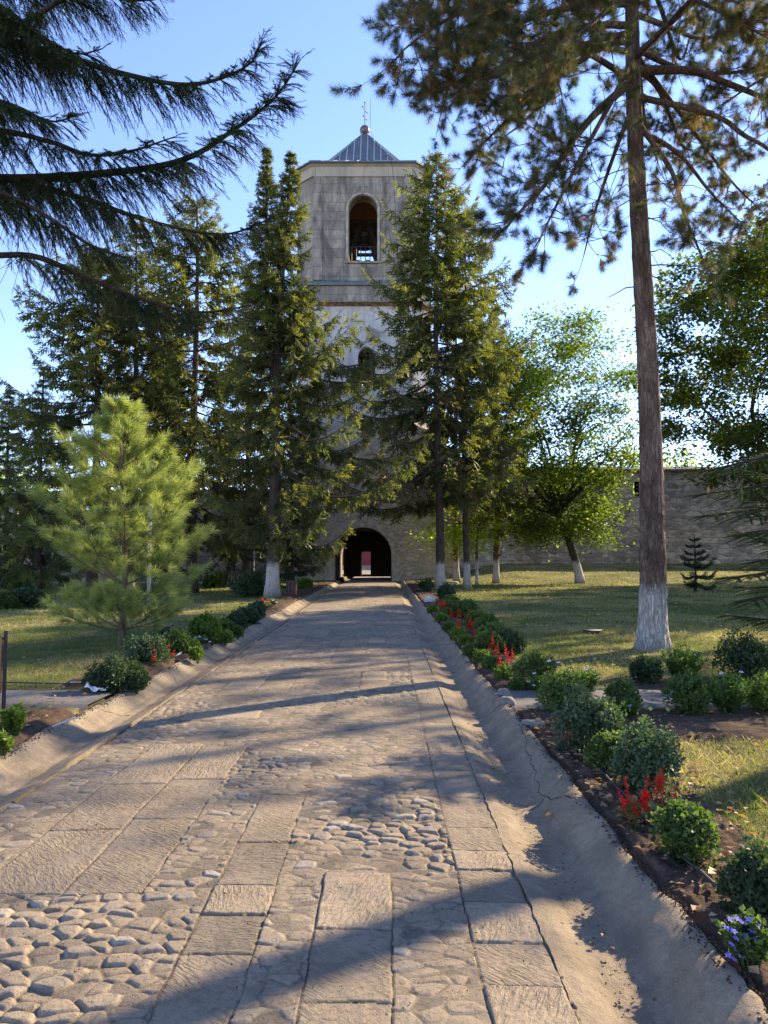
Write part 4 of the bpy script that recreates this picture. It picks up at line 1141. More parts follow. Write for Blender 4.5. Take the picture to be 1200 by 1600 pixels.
spruce(base_at(255, 42), hgt(470, 42), 3.6, 'spruce by the left wall, in the gap between the two dark spruces', 14, 1.8, .18, 'bark_spruce', dens=.9, group=SPG, spray=.6)
spruce(base_at(452, 45), hgt(470, 45), 3.0, 'spruce in the gap between the twin-topped one and the left edge of the tower', 18, 1.5, .16, 'bark_spruce', dens=1.0, group=SPG, spray=.6, shape=.6)
# small bushy firs at the foot of the tower
spruce(base_at(458, 36), 4.4, 1.35, 'young bushy spruce growing low against the left corner of the tower', 15, .3, .08, 'bark_spruce', 'spruce_near', dens=1.3, spray=.42, hang=.5)
spruce(base_at(394, 30), 3.6, 1.3, 'young dark spruce beside the thick whitewashed trunk', 16, .2, .07, 'bark_spruce', 'spruce_near', dens=1.3, spray=.38, hang=.5)
spruce(base_at(1086, 33), 2.5, 1.0, 'small blue-green spruce standing alone on the right lawn', 17, .45, .05, 'bark_twig', 'fir', dens=2.6, spray=.40, hang=.2, name='young_spruce')

# ---- near spruce whose long branches come in from the left
def near_spruce():
    r = np.random.RandomState(21); x0, y0 = -5.6, 8.2
    root = thing('spruce_tree', (x0, y0, 0), 'near spruce with long dark drooping branches reaching in from the left over the lawn', 'tree', SPG)
    O = np.array([x0, y0, 0]); tb, cb = MB(), MB()
    zz = np.linspace(0, 13, 30); tb.tube(np.stack([0 * zz, 0 * zz, zz], -1), .24 * (1 - zz / 14) + .10 * np.exp(-zz / .3), 16)
    P, X, U, S = [], [], [], []
    def twig(p, d, l, sub=True):
        """a slender drooping twig with brushes of needles along it"""
        n = max(2, int(l / .055)); s = np.linspace(0, 1, n + 1)[:, None]
        pts = p + d * s * l + np.array([0, 0, -1]) * (s ** 2) * l * .30
        tb.tube(pts[::max(1, n // 3)] if n > 3 else pts, .0035, 3, cap=False)
        T = unit(np.gradient(pts, axis=0))
        P.append(pts[:-1]); X.append(T[:-1]); S.append(np.full(n, l / n * 1.35)); U.append(r.normal(size=(n, 3)))
        if sub and n > 3:
            m = n - 1
            for sd in (-1, 1):
                q = unit(np.cross(T[1:], [0, 0, 1.0]) * sd * .7 + T[1:] * .8 + r.normal(0, .18, (m + 1, 3)) - np.array([0, 0, .25]))
                keep = r.rand(m + 1) < .92
                P.append(pts[1:][keep]); X.append(q[keep]); S.append((.15 * (1.1 - s[1:, 0] * .6) * r.uniform(.6, 1.3, m + 1))[keep]); U.append(r.normal(size=(keep.sum(), 3)))
    def branch(ctrl, r0, f0, dens=1.0, lmax=.56, tipup=True):
        pts = crom(ctrl, 40); d = np.linalg.norm(np.diff(pts, axis=0), axis=1); Lb = d.sum(); s = np.concatenate([[0], np.cumsum(d)]) / Lb
        tb.tube(pts - O, r0 * np.clip(1 - s, 0, 1) ** .8 + .005, 8, cap=False)
        T = unit(np.gradient(pts, axis=0)); side = unit(np.cross(T, UP))
        # bare hanging threads on the inner half
        for q in range(int(Lb * 7)):
            t = r.uniform(.05, max(.1, f0 + .1)); i = int(t * 39); p = pts[i]; l = r.uniform(.25, .8)
            h = np.linspace(0, 1, 6)[:, None]; w_ = r.normal(0, .16, 3)
            tb.tube(p - O + np.hstack([w_[0] * h, w_[1] * h, -h * l]) + w_ * h ** 2 * .5, .0028, 3, cap=False)
        m = int(Lb * (1 - f0) * 50 * dens)
        for t in np.sort(r.uniform(f0, 1, m)):
            i = min(38, int(t * 39)); p = pts[i] - O; e = (t - f0) / (1 - f0)
            sg = r.choice([-1, 1]); prof = min(1, e * 4 + .35) * (1 - .80 * e ** 1.3)
            tip = sstep(.55, .95, e) if tipup else 0
            dn = r.uniform(.05, .95) * (1 - .75 * tip)
            dd = unit(T[i] * r.uniform(.25, .8) + side[i] * sg * r.uniform(.25, .9) - UP * dn)
            twig(p, dd, lmax * prof * r.uniform(.45, 1.15) + .10)
        for q in range(5):
            twig(pts[-1 - q] - O, unit(T[-1] + side[-1] * r.uniform(-.6, .6) + UP * r.uniform(-.1, .3)), r.uniform(.12, .22), False)
        return pts
    def Bz(*c): return [at(px, py, Y) for px, py, Y in c]
    st = lambda py: np.array([x0, y0, zpx(py, y0)])
    branch([st(330), *Bz((-120, 262, 8.0), (0, 279, 7.8), (170, 270, 7.5), (285, 250, 7.3), (362, 205, 7.2), (430, 152, 7.1), (470, 92, 7.0))], .062, .30, 1.25)
    branch([st(60), *Bz((-100, 50, 7.8), (0, 62, 7.6), (82, 82, 7.5), (195, 116, 7.4), (300, 132, 7.3), (385, 104, 7.2), (410, 62, 7.2))], .055, .30, 1.3)
    branch([st(250), *Bz((-80, 205, 7.6), (0, 204, 7.4), (80, 222, 7.3), (140, 242, 7.2), (205, 236, 7.1), (272, 214, 7.0))], .045, .20, .9)
    branch([st(330), *Bz((-60, 270, 8.4), (20, 283, 8.6), (130, 310, 8.8), (235, 346, 9.0), (350, 366, 9.2), (430, 338, 9.3))], .05, .30, 1.2)
    branch([st(370), *Bz((-60, 292, 7.5), (0, 301, 7.3), (70, 336, 7.1), (140, 382, 7.0), (205, 405, 6.9))], .04, .25, .9)
    branch([st(470), *Bz((-70, 405, 7.8), (0, 399, 7.7), (60, 402, 7.6), (140, 436, 7.5), (230, 470, 7.4), (310, 488, 7.3), (400, 476, 7.2))], .042, .42, .75)
    branch([st(40), *Bz((-60, 90, 7.2), (0, 55, 7.1), (50, 28, 7.0), (95, 0, 6.9), (190, -60, 6.8), (270, -90, 6.8))], .05, .30, 1.1)
    branch([st(-60), *Bz((-60, -40, 7.9), (60, -30, 8.0), (150, -8, 8.1), (230, 0, 8.2), (262, -22, 8.2))], .045, .15, 1.4)
    branch([st(-30), *Bz((-60, -20, 6.9), (10, 15, 6.8), (70, 60, 6.8), (120, 84, 6.8), (160, 76, 6.7))], .04, .12, 1.5)
    branch([st(150), *Bz((-90, 120, 6.9), (-20, 150, 6.7), (30, 168, 6.6), (80, 190, 6.5), (120, 180, 6.5))], .04, .10, 1.5)
    # the rest of the crown, outside the picture
    for k in range(30):
        a = r.uniform(math.pi * .42, math.pi * 1.75); z = r.uniform(3.5, 12.3); Lb = 4.6 * (1 - z / 14.5) * r.uniform(.8, 1.1)
        if math.cos(a) > -.1 and math.sin(a) > 0 and z < 6: continue
        c = np.array([math.cos(a), math.sin(a), 0])
        branch([O + UP * z, O + UP * (z - .15 * Lb) + c * Lb * .4, O + UP * (z - .32 * Lb) + c * Lb * .75, O + UP * (z - .25 * Lb) + c * Lb], .045, .3, .45)
    P, X, U, S = map(np.concatenate, (P, X, U, S))
    stamp_any(cb, BRUSH, r, P, X, U, S * 1.0, r.beta(2, 2.4, len(P)))
    tb.build('trunk', M['bark_twig'], root, smooth=True); cb.build('crown', M['spruce_near'], root)
near_spruce()

# ---- big black pine on the right
def big_pine(pos, H, label, limbs, seed, n_extra, tr=.20, wash='bark_pine', detail=True, group=None):
    r = np.random.RandomState(seed); O = np.array(pos, float)
    root = thing('pine_tree', pos, label, 'tree', group)
    mb = MB(); nz, nth = (220, 56) if detail else (60, 18)
    z = np.concatenate([np.linspace(0, 3, int(nz * .45)), np.linspace(3.02, H, nz - int(nz * .45))]); th = np.linspace(0, 2 * np.pi, nth, endpoint=False)
    Z, TH = np.meshgrid(z, th, indexing='ij')
    R0 = tr * (1 - .68 * Z / H) + .085 * np.exp(-Z / .28) * (1 + .6 * np.sin(TH * 3 + 1)) + .02 * np.exp(-Z / 1.5)
    cx, cy = np.cos(TH), np.sin(TH)
    pl = np.abs(fbm(TH * 5.5, Z * 3.2, seed, 3)) * 2; pl2 = fbm(np.cos(TH) * 3 + Z * .4, np.sin(TH) * 3 + Z * 2.5, seed + 3, 4)
    R_ = R0 * (1 + .09 * (sstep(0, .45, pl) - .7) + .05 * pl2)
    for kz in np.arange(.9, H, .62): R_ = R_ * (1 + .045 * np.exp(-((Z - kz - .05 * np.sin(TH * 2 + kz)) / .07) ** 2))   # old branch whorls
    bx = -.12 * (Z / H) * 1.0 + .06 * np.sin(Z * .5)
    V = np.stack([bx + R_ * cx, R_ * cy, Z], -1).reshape(-1, 3)
    i = np.arange(len(z) - 1)[:, None] * nth; j = np.arange(nth)[None]; k = (j + 1) % nth
    mb.add(V, np.stack([i + j, i + k, i + nth + k, i + nth + j], -1).reshape(-1, 4))
    tb, P, X, S, D = mb, [], [], [], []
    def cen(zv): return np.array([-.12 * zv / H + .06 * math.sin(zv * .5), 0, zv])
    def shoot(p, d, n):
        P.append(p + d * np.linspace(0, .12, n)[:, None]); X.append(np.tile(d, (n, 1)) + r.normal(0, .25, (n, 3))); S.append(r.uniform(.11, .165, n)); D.append(p[2] + 0 * np.ones(n))
    def twig(p, d, l, lv=0):
        n = max(3, int(l / .12)); s = np.linspace(0, 1, n + 1)[:, None]
        bend = r.normal(0, .25, 3) + np.array([0, 0, .30])
        pts = p + d * s * l + bend * s ** 2 * l * .5
        tb.tube(pts, np.linspace(.011, .004, n + 1) * (1.2 if l > .8 else .8), 4, cap=False)
        T = unit(np.gradient(pts, axis=0))
        shoot(pts[-1], T[-1], 4)
        if lv < 1:
            for q in range(max(2, int(l * 5.5))):
                i = r.randint(int(n * .35), n + 1)
                dd = unit(T[i] * .7 + r.normal(0, .55, 3) + [0, 0, .1]); twig(pts[i], dd, l * r.uniform(.25, .5), lv + 1)
        else:
            shoot(pts[len(pts) // 2], unit(T[len(pts) // 2] + r.normal(0, .4, 3)), 2)
    def limb(ctrl, r0, f0, dens):
        pts = crom(ctrl, 30); d = np.linalg.norm(np.diff(pts, axis=0), axis=1); Lb = d.sum(); s = np.concatenate([[0], np.cumsum(d)]) / Lb
        tb.tube(pts - O, r0 * np.clip(1 - s, 0, 1) ** .7 + .008, 8, cap=False)
        T = unit(np.gradient(pts, axis=0))
        for q in range(int(Lb * 4.9 * dens)):
            t = f0 + (1 - f0) * r.rand() ** .75; i = min(29, int(t * 29))
            dd = unit(T[i] * .65 + r.normal(0, .6, 3) + [0, 0, .05]); twig(pts[i] - O, dd, r.uniform(.45, 1.15) * (1.15 - .6 * t))
        twig(pts[-1] - O, T[-1], .5)
    for c, r0, f0, dn in limbs: limb(c, r0, f0, dn)
    for q in range(n_extra):
        z0 = r.uniform(H * .58, H * .98); a = r.uniform(0, 6.28); Lb = (4.6 - 3.4 * (z0 / H - .55) / .45) * r.uniform(.7, 1.1); c = np.array([math.cos(a), math.sin(a), 0])
        b = O + cen(z0); limb([b, b + c * Lb * .35 + UP * r.uniform(-.1, .5), b + c * Lb * .75 + UP * r.uniform(-.5, .7), b + c * Lb + UP * r.uniform(-.3, 1.0)], .045, .3, .8 if detail else .6)
    # dead snags under the crown
    for q in range(26):
        z0 = r.uniform(H * .38, H * .62); a = r.uniform(0, 6.28); l = r.uniform(.3, 1.7); b = cen(z0)
        h = np.linspace(0, 1, 6)[:, None]; tb.tube(b + np.array([math.cos(a), math.sin(a), .1]) * h * l + UP * (-.4 * l * h ** 2) + r.normal(0, .05, (6, 3)) * h, np.linspace(.014, .004, 6), 4, cap=False)
    P, X, S, D = map(np.concatenate, (P, X, S, D))
    pick = r.rand(len(P)) < .13 + .16 * (vnoise(P[:, 0] * .8, P[:, 2] * .8, 3) > .1)
    cb, db = MB(), MB()
    stamp_any(cb, TUFT, r, P[~pick], X[~pick], np.tile(UP, ((~pick).sum(), 1)) + r.normal(0, .3, ((~pick).sum(), 3)), S[~pick], r.beta(2, 2.2, (~pick).sum()))
    Xd = X[pick] * .4 - UP * .9
    stamp_any(db, TUFT, r, P[pick], Xd, np.tile([1.0, .2, 0], (pick.sum(), 1)), S[pick], r.rand(pick.sum()))
    mb.build('trunk', M[wash], root, smooth=True); cb.build('crown', M['pine'], root); tag(db.build('dry_needles', M['pine_dry'], root), 'hanging dry brown needles')
    return root
pp = gnd(1020, 1017, .06); YP = pp[1]
def tr_at(py): z = zpx(py, YP); return np.array([pp[0] - .12 * z / 15.5 + .06 * math.sin(z * .5), YP, z])
def L_(py, *c): return [tr_at(py), *[at(x, y, YP + dy) for x, y, dy in c]]
limbs = [
    (L_(125, (929, 179, -.4), (886, 233, -.8), (853, 287, -1.1), (821, 322, -1.4), (783, 363, -1.6)), .065, .30, 1.0),
    (L_(110, (1081, 111, .3), (1135, 130, .5), (1189, 152, .6), (1270, 200, .8)), .075, .35, 1.0),
    (L_(150, (1113, 179, -.4), (1162, 211, -.7), (1200, 233, -.9), (1260, 290, -1.1)), .05, .3, 1.0),
    (L_(185, (1048, 265, -.3), (1070, 336, -.6), (1092, 390, -.8), (1108, 430, -.9)), .04, .35, .8),
    (L_(200, (1060, 240, .8), (1110, 300, 1.5), (1160, 350, 2.0)), .04, .3, .9),
    (L_(160, (960, 240, .5), (930, 330, 1.0), (912, 400, 1.3)), .035, .4, .7),
    (L_(60, (930, 80, .4), (860, 130, .8), (790, 190, 1.1), (740, 240, 1.2)), .055, .3, 1.25),
    (L_(40, (930, 40, -.6), (850, 60, -1.2), (770, 110, -1.6), (700, 130, -1.8)), .055, .25, 1.4),
    (L_(5, (900, 10, .3), (800, 40, .6), (720, 90, .8), (690, 175, .8)), .055, .3, 1.3),
    (L_(-40, (900, -20, -1.0), (790, 0, -1.6), (700, 30, -2.0), (640, 70, -2.2), (618, 92, -2.2)), .055, .35, 1.2),
    (L_(-70, (900, -70, -.6), (780, -60, -.8), (690, -20, -1.0), (640, 25, -1.1)), .05, .4, 1.2),
    (L_(-60, (960, 0, -1.6), (900, 60, -2.2), (850, 120, -2.6)), .05, .3, 1.3),
    (L_(-30, (1060, -10, -.8), (1130, 20, -1.4), (1200, 60, -1.8)), .05, .3, 1.2),
    (L_(20, (1040, 40, 1.2), (1100, 60, 2.2), (1180, 40, 2.8)), .05, .3, 1.1),
    (L_(70, (1000, 120, 1.4), (1010, 200, 2.2), (1030, 260, 2.6)), .04, .3, .9),
    (L_(90, (960, 150, -.9), (900, 260, -1.2), (860, 340, -1.5), (840, 380, -1.5)), .045, .4, .8),
    (L_(-90, (880, -60, .8), (800, 10, 1.4), (760, 90, 1.6)), .05, .3, 1.4),
    (L_(-20, (900, 60, 1.6), (840, 120, 2.4), (800, 170, 2.6)), .045, .3, 1.3),
    (L_(80, (1080, 200, 1.2), (1140, 280, 1.8), (1190, 330, 2.0)), .04, .3, .9),
]
big_pine((pp[0], YP, 0.02), 15.5, 'tall pine with scaly reddish trunk and whitewashed base on the right lawn', limbs, 31, 22)
# the pine beyond the right edge of the view that throws the trunk shadow over the near slabs
big_pine((9.0, 10.2, 0.02), 15.0, 'pine beyond the right lawn whose trunk shadow falls across the near slabs', [], 32, 46, .21, 'bark_pine', False)

# ---- fir beyond the right edge, its low boughs reaching into view
def near_fir():
    r = np.random.RandomState(44); x0, y0 = 5.75, 9.6; O = np.array([x0, y0, 0])
    root = thing('fir_tree', (x0, y0, 0), 'fir with flat dark low boughs reaching in over the lawn from the right edge', 'tree')
    tb, cb = MB(), MB(); P, X, U, S = [], [], [], []
    zz = np.linspace(0, 4.4, 14); tb.tube(np.stack([0 * zz, 0 * zz, zz], -1), .085 * (1 - zz / 4.6) + .01, 10)
    def bough(z, a, Lb, el, ctrl=None):
        pts = (O + UP * z + np.array([math.cos(a), math.sin(a), 0]) * np.linspace(0, Lb, 16)[:, None] + UP * (el * np.linspace(0, Lb, 16) + .10 * np.linspace(0, 1, 16) ** 2 * Lb)[:, None]) if ctrl is None else crom(ctrl, 16)
        tb.tube(pts - O, np.linspace(.022, .006, 16), 5, cap=False); T = unit(np.gradient(pts, axis=0)); side = unit(np.cross(T, UP)); Lb = np.linalg.norm(pts[-1] - pts[0])
        def row(pts_, l0):
            n = max(3, int(l0 / .07)); q = np.linspace(0, 1, n + 1); pp_ = np.stack([np.interp(q, np.linspace(0, 1, len(pts_)), pts_[:, k]) for k in range(3)], -1)
            tb.tube(pp_ - O, np.linspace(.007, .003, n + 1), 3, cap=False); t_ = unit(np.gradient(pp_, axis=0))
            P.append(pp_[:-1] - O); X.append(t_[:-1]); U.append(r.normal(size=(n, 3))); S.append(np.full(n, .125))
        row(pts[4:], Lb * .75)
        for t in np.arange(.16, .97, .055):
            for sg in (-1, 1):
                i = int(t * 15); l = Lb * .42 * (1.02 - t) * r.uniform(.7, 1.1) + .10
                d = unit(T[i] * .75 + side[i] * sg * .85 + UP * r.normal(-.12, .12)); row(pts[i] + d * np.linspace(0, l, 5)[:, None] - UP * (.10 * l * np.linspace(0, 1, 5) ** 2)[:, None], l)
    for z in np.arange(.75, 4.2, .40):
        n = 5
        for b in range(n): bough(z + r.normal(0, .06), b * 6.283 / n + z * 2.1 + r.normal(0, .2), 1.85 * (1 - z / 4.7) ** .8 * r.uniform(.8, 1.1), .18 - .28 * (1 - z / 4.5) + r.normal(0, .06))
    for px, py, z, Y in ((1092, 738, 2.95, 8.6), (1085, 808, 2.2, 8.7), (1075, 775, 2.5, 9.0), (1140, 838, 1.9, 8.4), (1120, 905, 1.4, 8.5), (1150, 940, 1.15, 8.3), (1165, 880, 1.6, 8.9)):
        e = at(px, py, Y); b = O + UP * z; bough(0, 0, 0, 0, [b, b * .62 + e * .38 + UP * .06, b * .3 + e * .7 + UP * .02, e])
    P, X, U, S = map(np.concatenate, (P, X, U, S))
    stamp_any(cb, [t_brush(60 + s, 64, .28, .012) for s in range(3)], r, P, X, U, S, r.beta(2, 2.4, len(P)))
    tb.build('trunk', M['bark_twig'], root, smooth=True); cb.build('crown', M['fir'], root)
near_fir()

# ---- feathery young pine on the left
def young_pine():
    b = gnd(188, 1010, .06); r = np.random.RandomState(51); H = zpx(634, b[1])
    root = thing('young_pine_tree', (b[0], b[1], .03), 'feathery light green young pine beside the flower bed on the left', 'tree')
    tb, cb = MB(), MB(); P, X, S, Q = [], [], [], []
    zz = np.linspace(0, H, 20); tp = np.stack([.05 * np.sin(zz * 1.3), .03 * np.cos(zz), zz], -1); tb.tube(tp, .052 * (1 - zz / H) ** .8 + .006, 10)
    def row(pts, f0, k):
        n = len(pts); T = unit(np.gradient(pts, axis=0)); m = int(k)
        t = f0 + (1 - f0) * r.rand(m); i = np.clip((t * (n - 1)).astype(int), 0, n - 1)
        P.append(pts[i]); X.append(unit(T[i] + r.normal(0, .22, (m, 3)) + [0, 0, .10])); S.append(r.uniform(.11, .165, m)); Q.append(np.clip(r.normal(.45, .2, m) + .18 * t, 0, 1))
        P.append(pts[-1:]); X.append(T[-1:]); S.append(np.array([.15])); Q.append(np.array([.85]))
    z = .30
    while z < H - .2:
        t = z / H; n = r.randint(5, 8); a0 = r.uniform(0, 6.28)
        for q in range(n):
            a = a0 + q * 6.283 / n + r.normal(0, .18)
            Lb = np.interp(t, [0, .1, .25, .45, .65, .8, 1], [1.15, 1.45, 1.6, 1.42, 1.05, .5, .1]) * r.uniform(.5, 1.1); s = np.linspace(0, 1, 12)
            el = .24 + .42 * t + r.normal(0, .10)
            pts = np.array([np.interp(z, zz, tp[:, 0]), np.interp(z, zz, tp[:, 1]), z]) + np.stack([np.cos(a) * s * Lb, np.sin(a) * s * Lb, Lb * (el * s + .22 * s ** 2.5)], -1)
            tb.tube(pts, np.linspace(.014, .004, 12) * (1.2 - .5 * t), 5, cap=False); row(pts, .6, 4.5 * Lb)
            T = unit(np.gradient(pts, axis=0)); sd = unit(np.cross(T, UP))
            for u in np.arange(.34, .96, .14):
                for sg in (-1, 1):
                    i = int(u * 11); l = Lb * .40 * (1.15 - u) * r.uniform(.6, 1.2) + .08; h = np.linspace(0, 1, 6)[:, None]
                    d = unit(T[i] * .8 + sd[i] * sg * .75 + UP * r.normal(.10, .2)); tw = pts[i] + d * h * l + UP * .12 * l * h ** 2
                    tb.tube(tw, np.linspace(.006, .003, 6), 3, cap=False); row(tw, .5, 1 + 5.5 * l)
        z += r.uniform(.30, .46)
    row(tp[-4:], .2, 12)
    P, X, S, Q = map(np.concatenate, (P, X, S, Q))
    stamp_any(cb, SOFT, r, P, X, np.tile(UP, (len(P), 1)) + r.normal(0, .15, (len(P), 3)), S * 1.15, Q)
    tb.build('trunk', M['bark_young'], root, smooth=True); cb.build('crown', M['young_pine'], root)
young_pine()

# ---- broad-leaved trees
def broadleaf(pos, label, seed, cen, rad, n_limb, n_clump, per, leaf, bark, size, tr, fork, lean=(0, 0), group=None, cr=.55, name='broadleaf_tree', low=None, clump_r=.62):
    r = np.random.RandomState(seed); root = thing(name, pos, label, 'tree', group); tb, cb = MB(), MB()
    cen, rad = np.array(cen, float), np.array(rad, float)
    fk = np.array([lean[0], lean[1], fork]); s = np.linspace(0, 1, 10)
    tb.tube(np.stack([lean[0] * s ** 1.4, lean[1] * s ** 1.4, fork * s], -1), tr * (1 - .35 * s) + tr * .35 * np.exp(-s * fork / .25), 14)
    ends = []
    def rnd_pt(k):
        v = unit(r.normal(size=(k, 3))) * (r.uniform(.15, 1, (k, 1)) ** .42); v[:, 2] = np.where(v[:, 2] < -.85, v[:, 2] * .6, v[:, 2]); return cen + v * rad
    tips = rnd_pt(n_limb)
    for e in tips:
        mid = fk * .55 + e * .45 + r.normal(0, .12, 3) * np.linalg.norm(e - fk) + UP * .06 * np.linalg.norm(e - fk)
        pts = crom([fk - UP * .1, mid, e], 14); tb.tube(pts, np.linspace(tr * .42, .015, 14), 6, cap=False); ends.append(pts)
    C = rnd_pt(n_clump)
    if low is not None: C = np.concatenate([C, np.array(low, float)])
    A = np.concatenate(ends)
    P, X, U, Rn = [], [], [], []
    for c in C:
        j = np.argmin(((A - c) ** 2).sum(1) + .3 * r.rand(len(A))); b = A[j]
        pts = crom([b, (b + c) / 2 + r.normal(0, .08, 3) + UP * .05, c], 7); tb.tube(pts, np.linspace(.016, .005, 7), 4, cap=False)
        n = int(per * r.uniform(.5, 1.4)); q = c + r.normal(0, 1, (n, 3)) * clump_r * np.array([1, 1, .62]) * r.uniform(.7, 1.2)
        P.append(q); a = r.uniform(0, 6.28, n); X.append(np.stack([np.cos(a), np.sin(a), r.normal(-.35, .4, n)], -1)); U.append(np.stack([r.normal(0, .5, n), r.normal(0, .5, n), np.ones(n)], -1)); Rn.append(np.clip(r.beta(2, 2.5, n) + r.normal(0, .13), 0, 1))
    P, X, U, Rn = map(np.concatenate, (P, X, U, Rn))
    cb.stamp(LEAF, P, X, U, size * r.uniform(.6, 1.25, len(P)), Rn)
    tb.build('trunk', M[bark], root, smooth=True); cb.build('crown', M[leaf], root); return root
b = base_at(906, 42)
broadleaf(b, 'leaning walnut tree with whitewashed base in front of the right wall', 61, (-1.1, 0, 8.9), (5.0, 4.2, 6.2), 20, 175, 190, 'walnut', 'bark_walnut', .225, .24, 3.9, (-1.15, .2), clump_r=.60,
          low=[(x, y, z) for x, y, z in np.random.RandomState(3).uniform((-3.6, -2, 2.3), (1.8, 2, 4.2), (26, 3))])
broadleaf(base_at(745, 41), 'slim young tree with bright yellow-green leaves among the trunks right of the gateway', 62, (-.9, 0, 4.5), (3.0, 1.9, 3.2), 9, 120, 60, 'bright', 'bark_red', .20, .09, 2.6, clump_r=.5)
linden = broadleaf((16.2, 30.0, .1), 'broad dark linden whose crown fills the right edge above the wall', 63, (0, 0, 9.4), (5.6, 5.2, 6.4), 20, 300, 220, 'linden', 'bark_walnut', .21, .28, 3.0, clump_r=.45)
broadleaf((26.5, 72, .4), 'sunlit yellow-green tree top showing above the right wall', 64, (0, 0, 8.4), (5.5, 4, 3.6), 8, 60, 110, 'bright', 'bark_walnut', .35, .25, 4, clump_r=1.0)
broadleaf((-33, 64, .0), 'yellow-green tree top showing above the left wall', 65, (0, 0, 6.0), (6.5, 4, 3.0), 8, 60, 110, 'bright', 'bark_walnut', .35, .25, 3, clump_r=1.0)
broadleaf((44, 66, .4), 'broad green tree beyond the far end of the right wall', 66, (0, 0, 7.5), (7, 5, 5), 8, 90, 120, 'linden', 'bark_walnut', .35, .3, 4, clump_r=1.0)

for (x, y, rz, lab) in ((25.0, 34.0, 2.3, 'broad linden added outside the right edge of the view to shade the far lawn'),
                        (29.0, 46.0, 4.0, 'broad linden added for shade outside the right edge of the view, closest to the right wall')):
    c = copy_tree(linden); c.location = (x, y, float(gz(x, y))); c.rotation_euler.z = rz; tag(c, lab, 'tree', 'lindens along the right side of the lawn')  # unseen lindens, added for their dappled shade
for (x, y, h, sd, lab) in ((17.4, 24.8, 18.5, 71, 'thin tall spruce added outside the right edge of the view to throw streaky shade over the road'),
                           (15.4, 19.2, 14.5, 72, 'shorter thin spruce added for streaky shade outside the right edge of the view, nearest the road')):
    spruce((x, y, float(gz(x, y))), h, 3.6, lab, sd, 3.0, .17, 'bark_spruce', dens=.30, group=SPG, spray=.5, shape=.6)  # unseen spruces, added and kept sparse to cast streaks of shade
linden['group'] = 'lindens along the right side of the lawn'
#%%PLANTS
# ================================================================== BEDS: MOUNDS AND FLOWERS
def mound(px, py, wpx, label, leaf='mound', hr=.78, seed=0, lsz=None, group='clipped green mounds edging the flower beds', cat='shrub', z=.09, name='shrub', tmpl=None, dense=1.0):
    """a rounded leafy mound whose foot is at this pixel of the photograph"""
    b = gnd(px, py, z); r = np.random.RandomState(seed + int(px) * 7 + int(py)); wd = wpx / F * b[1]; rx = wd / 2; H = wd * hr
    ls = lsz or float(np.clip(.026 * (.6 + wd), .020, .045)); ls = max(ls, .0034 * b[1])
    n = int(min(5200, 4.6 * dense * (2 * np.pi * rx * rx + 2 * np.pi * rx * H * .8) / (ls * ls * .5)))
    d = unit(r.normal(size=(n, 3))); d[:, 2] = np.where(r.rand(n) < .35, d[:, 2], np.abs(d[:, 2]))
    lump = 1 + .16 * fbm(d[:, 0] * 2.4 + seed, d[:, 1] * 2.4 + d[:, 2] * 2, int(px), 3) * 2 + .05 * fbm(d[:, 0] * 7, d[:, 1] * 7 + d[:, 2] * 6, 5, 2)
    rr = lump * np.where(r.rand(n) < .72, r.uniform(.86, 1.04, n), r.uniform(.45, .88, n))
    nl = 5 + seed % 4; lc = unit(r.normal(size=(nl, 3))) * r.uniform(.30, .52, (nl, 1)); lc[:, 2] = np.abs(lc[:, 2]) * .8; lr = r.uniform(.46, .66, nl); q_ = r.randint(0, nl, n)
    p = (lc[q_] + d * rr[:, None] * lr[q_][:, None]) * np.array([rx, rx, H * .80]) * 1.08; p[:, 2] += H * .20; p[:, 2] = np.where(p[:, 2] < .01, r.uniform(.01, .10, n) * H, p[:, 2])
    st_ = r.rand(n) < .045; p[st_] *= r.uniform(1.05, 1.32, (st_.sum(), 1))
    hole = vnoise(p[:, 0] / rx * 3.2 + seed, p[:, 2] / rx * 3.2 + p[:, 1] / rx * 3.2, 21) > .27; p[hole] *= .82
    x = unit(d * .55 + r.normal(0, .55, (n, 3)) + [0, 0, .25]); u = unit(d + r.normal(0, .35, (n, 3)))
    rn = np.clip(r.beta(2.2, 2.4, n) * .8 + .25 * (rr - .85) + .12 * vnoise(d[:, 0] * 4, d[:, 1] * 4 + d[:, 2] * 3, 8), 0, 1)
    mb = MB(); mb.stamp(tmpl or LEAF_W, p, x, u, ls * r.uniform(.65, 1.3, n), rn)
    mb.tube([(0, 0, -.06), (0, 0, H * .35)], [rx * .16, .01], 6, .1)
    o = mb.build(name, M[leaf], origin=(0, 0, 0)); o.location = b
    return tag(o, label, cat, group)

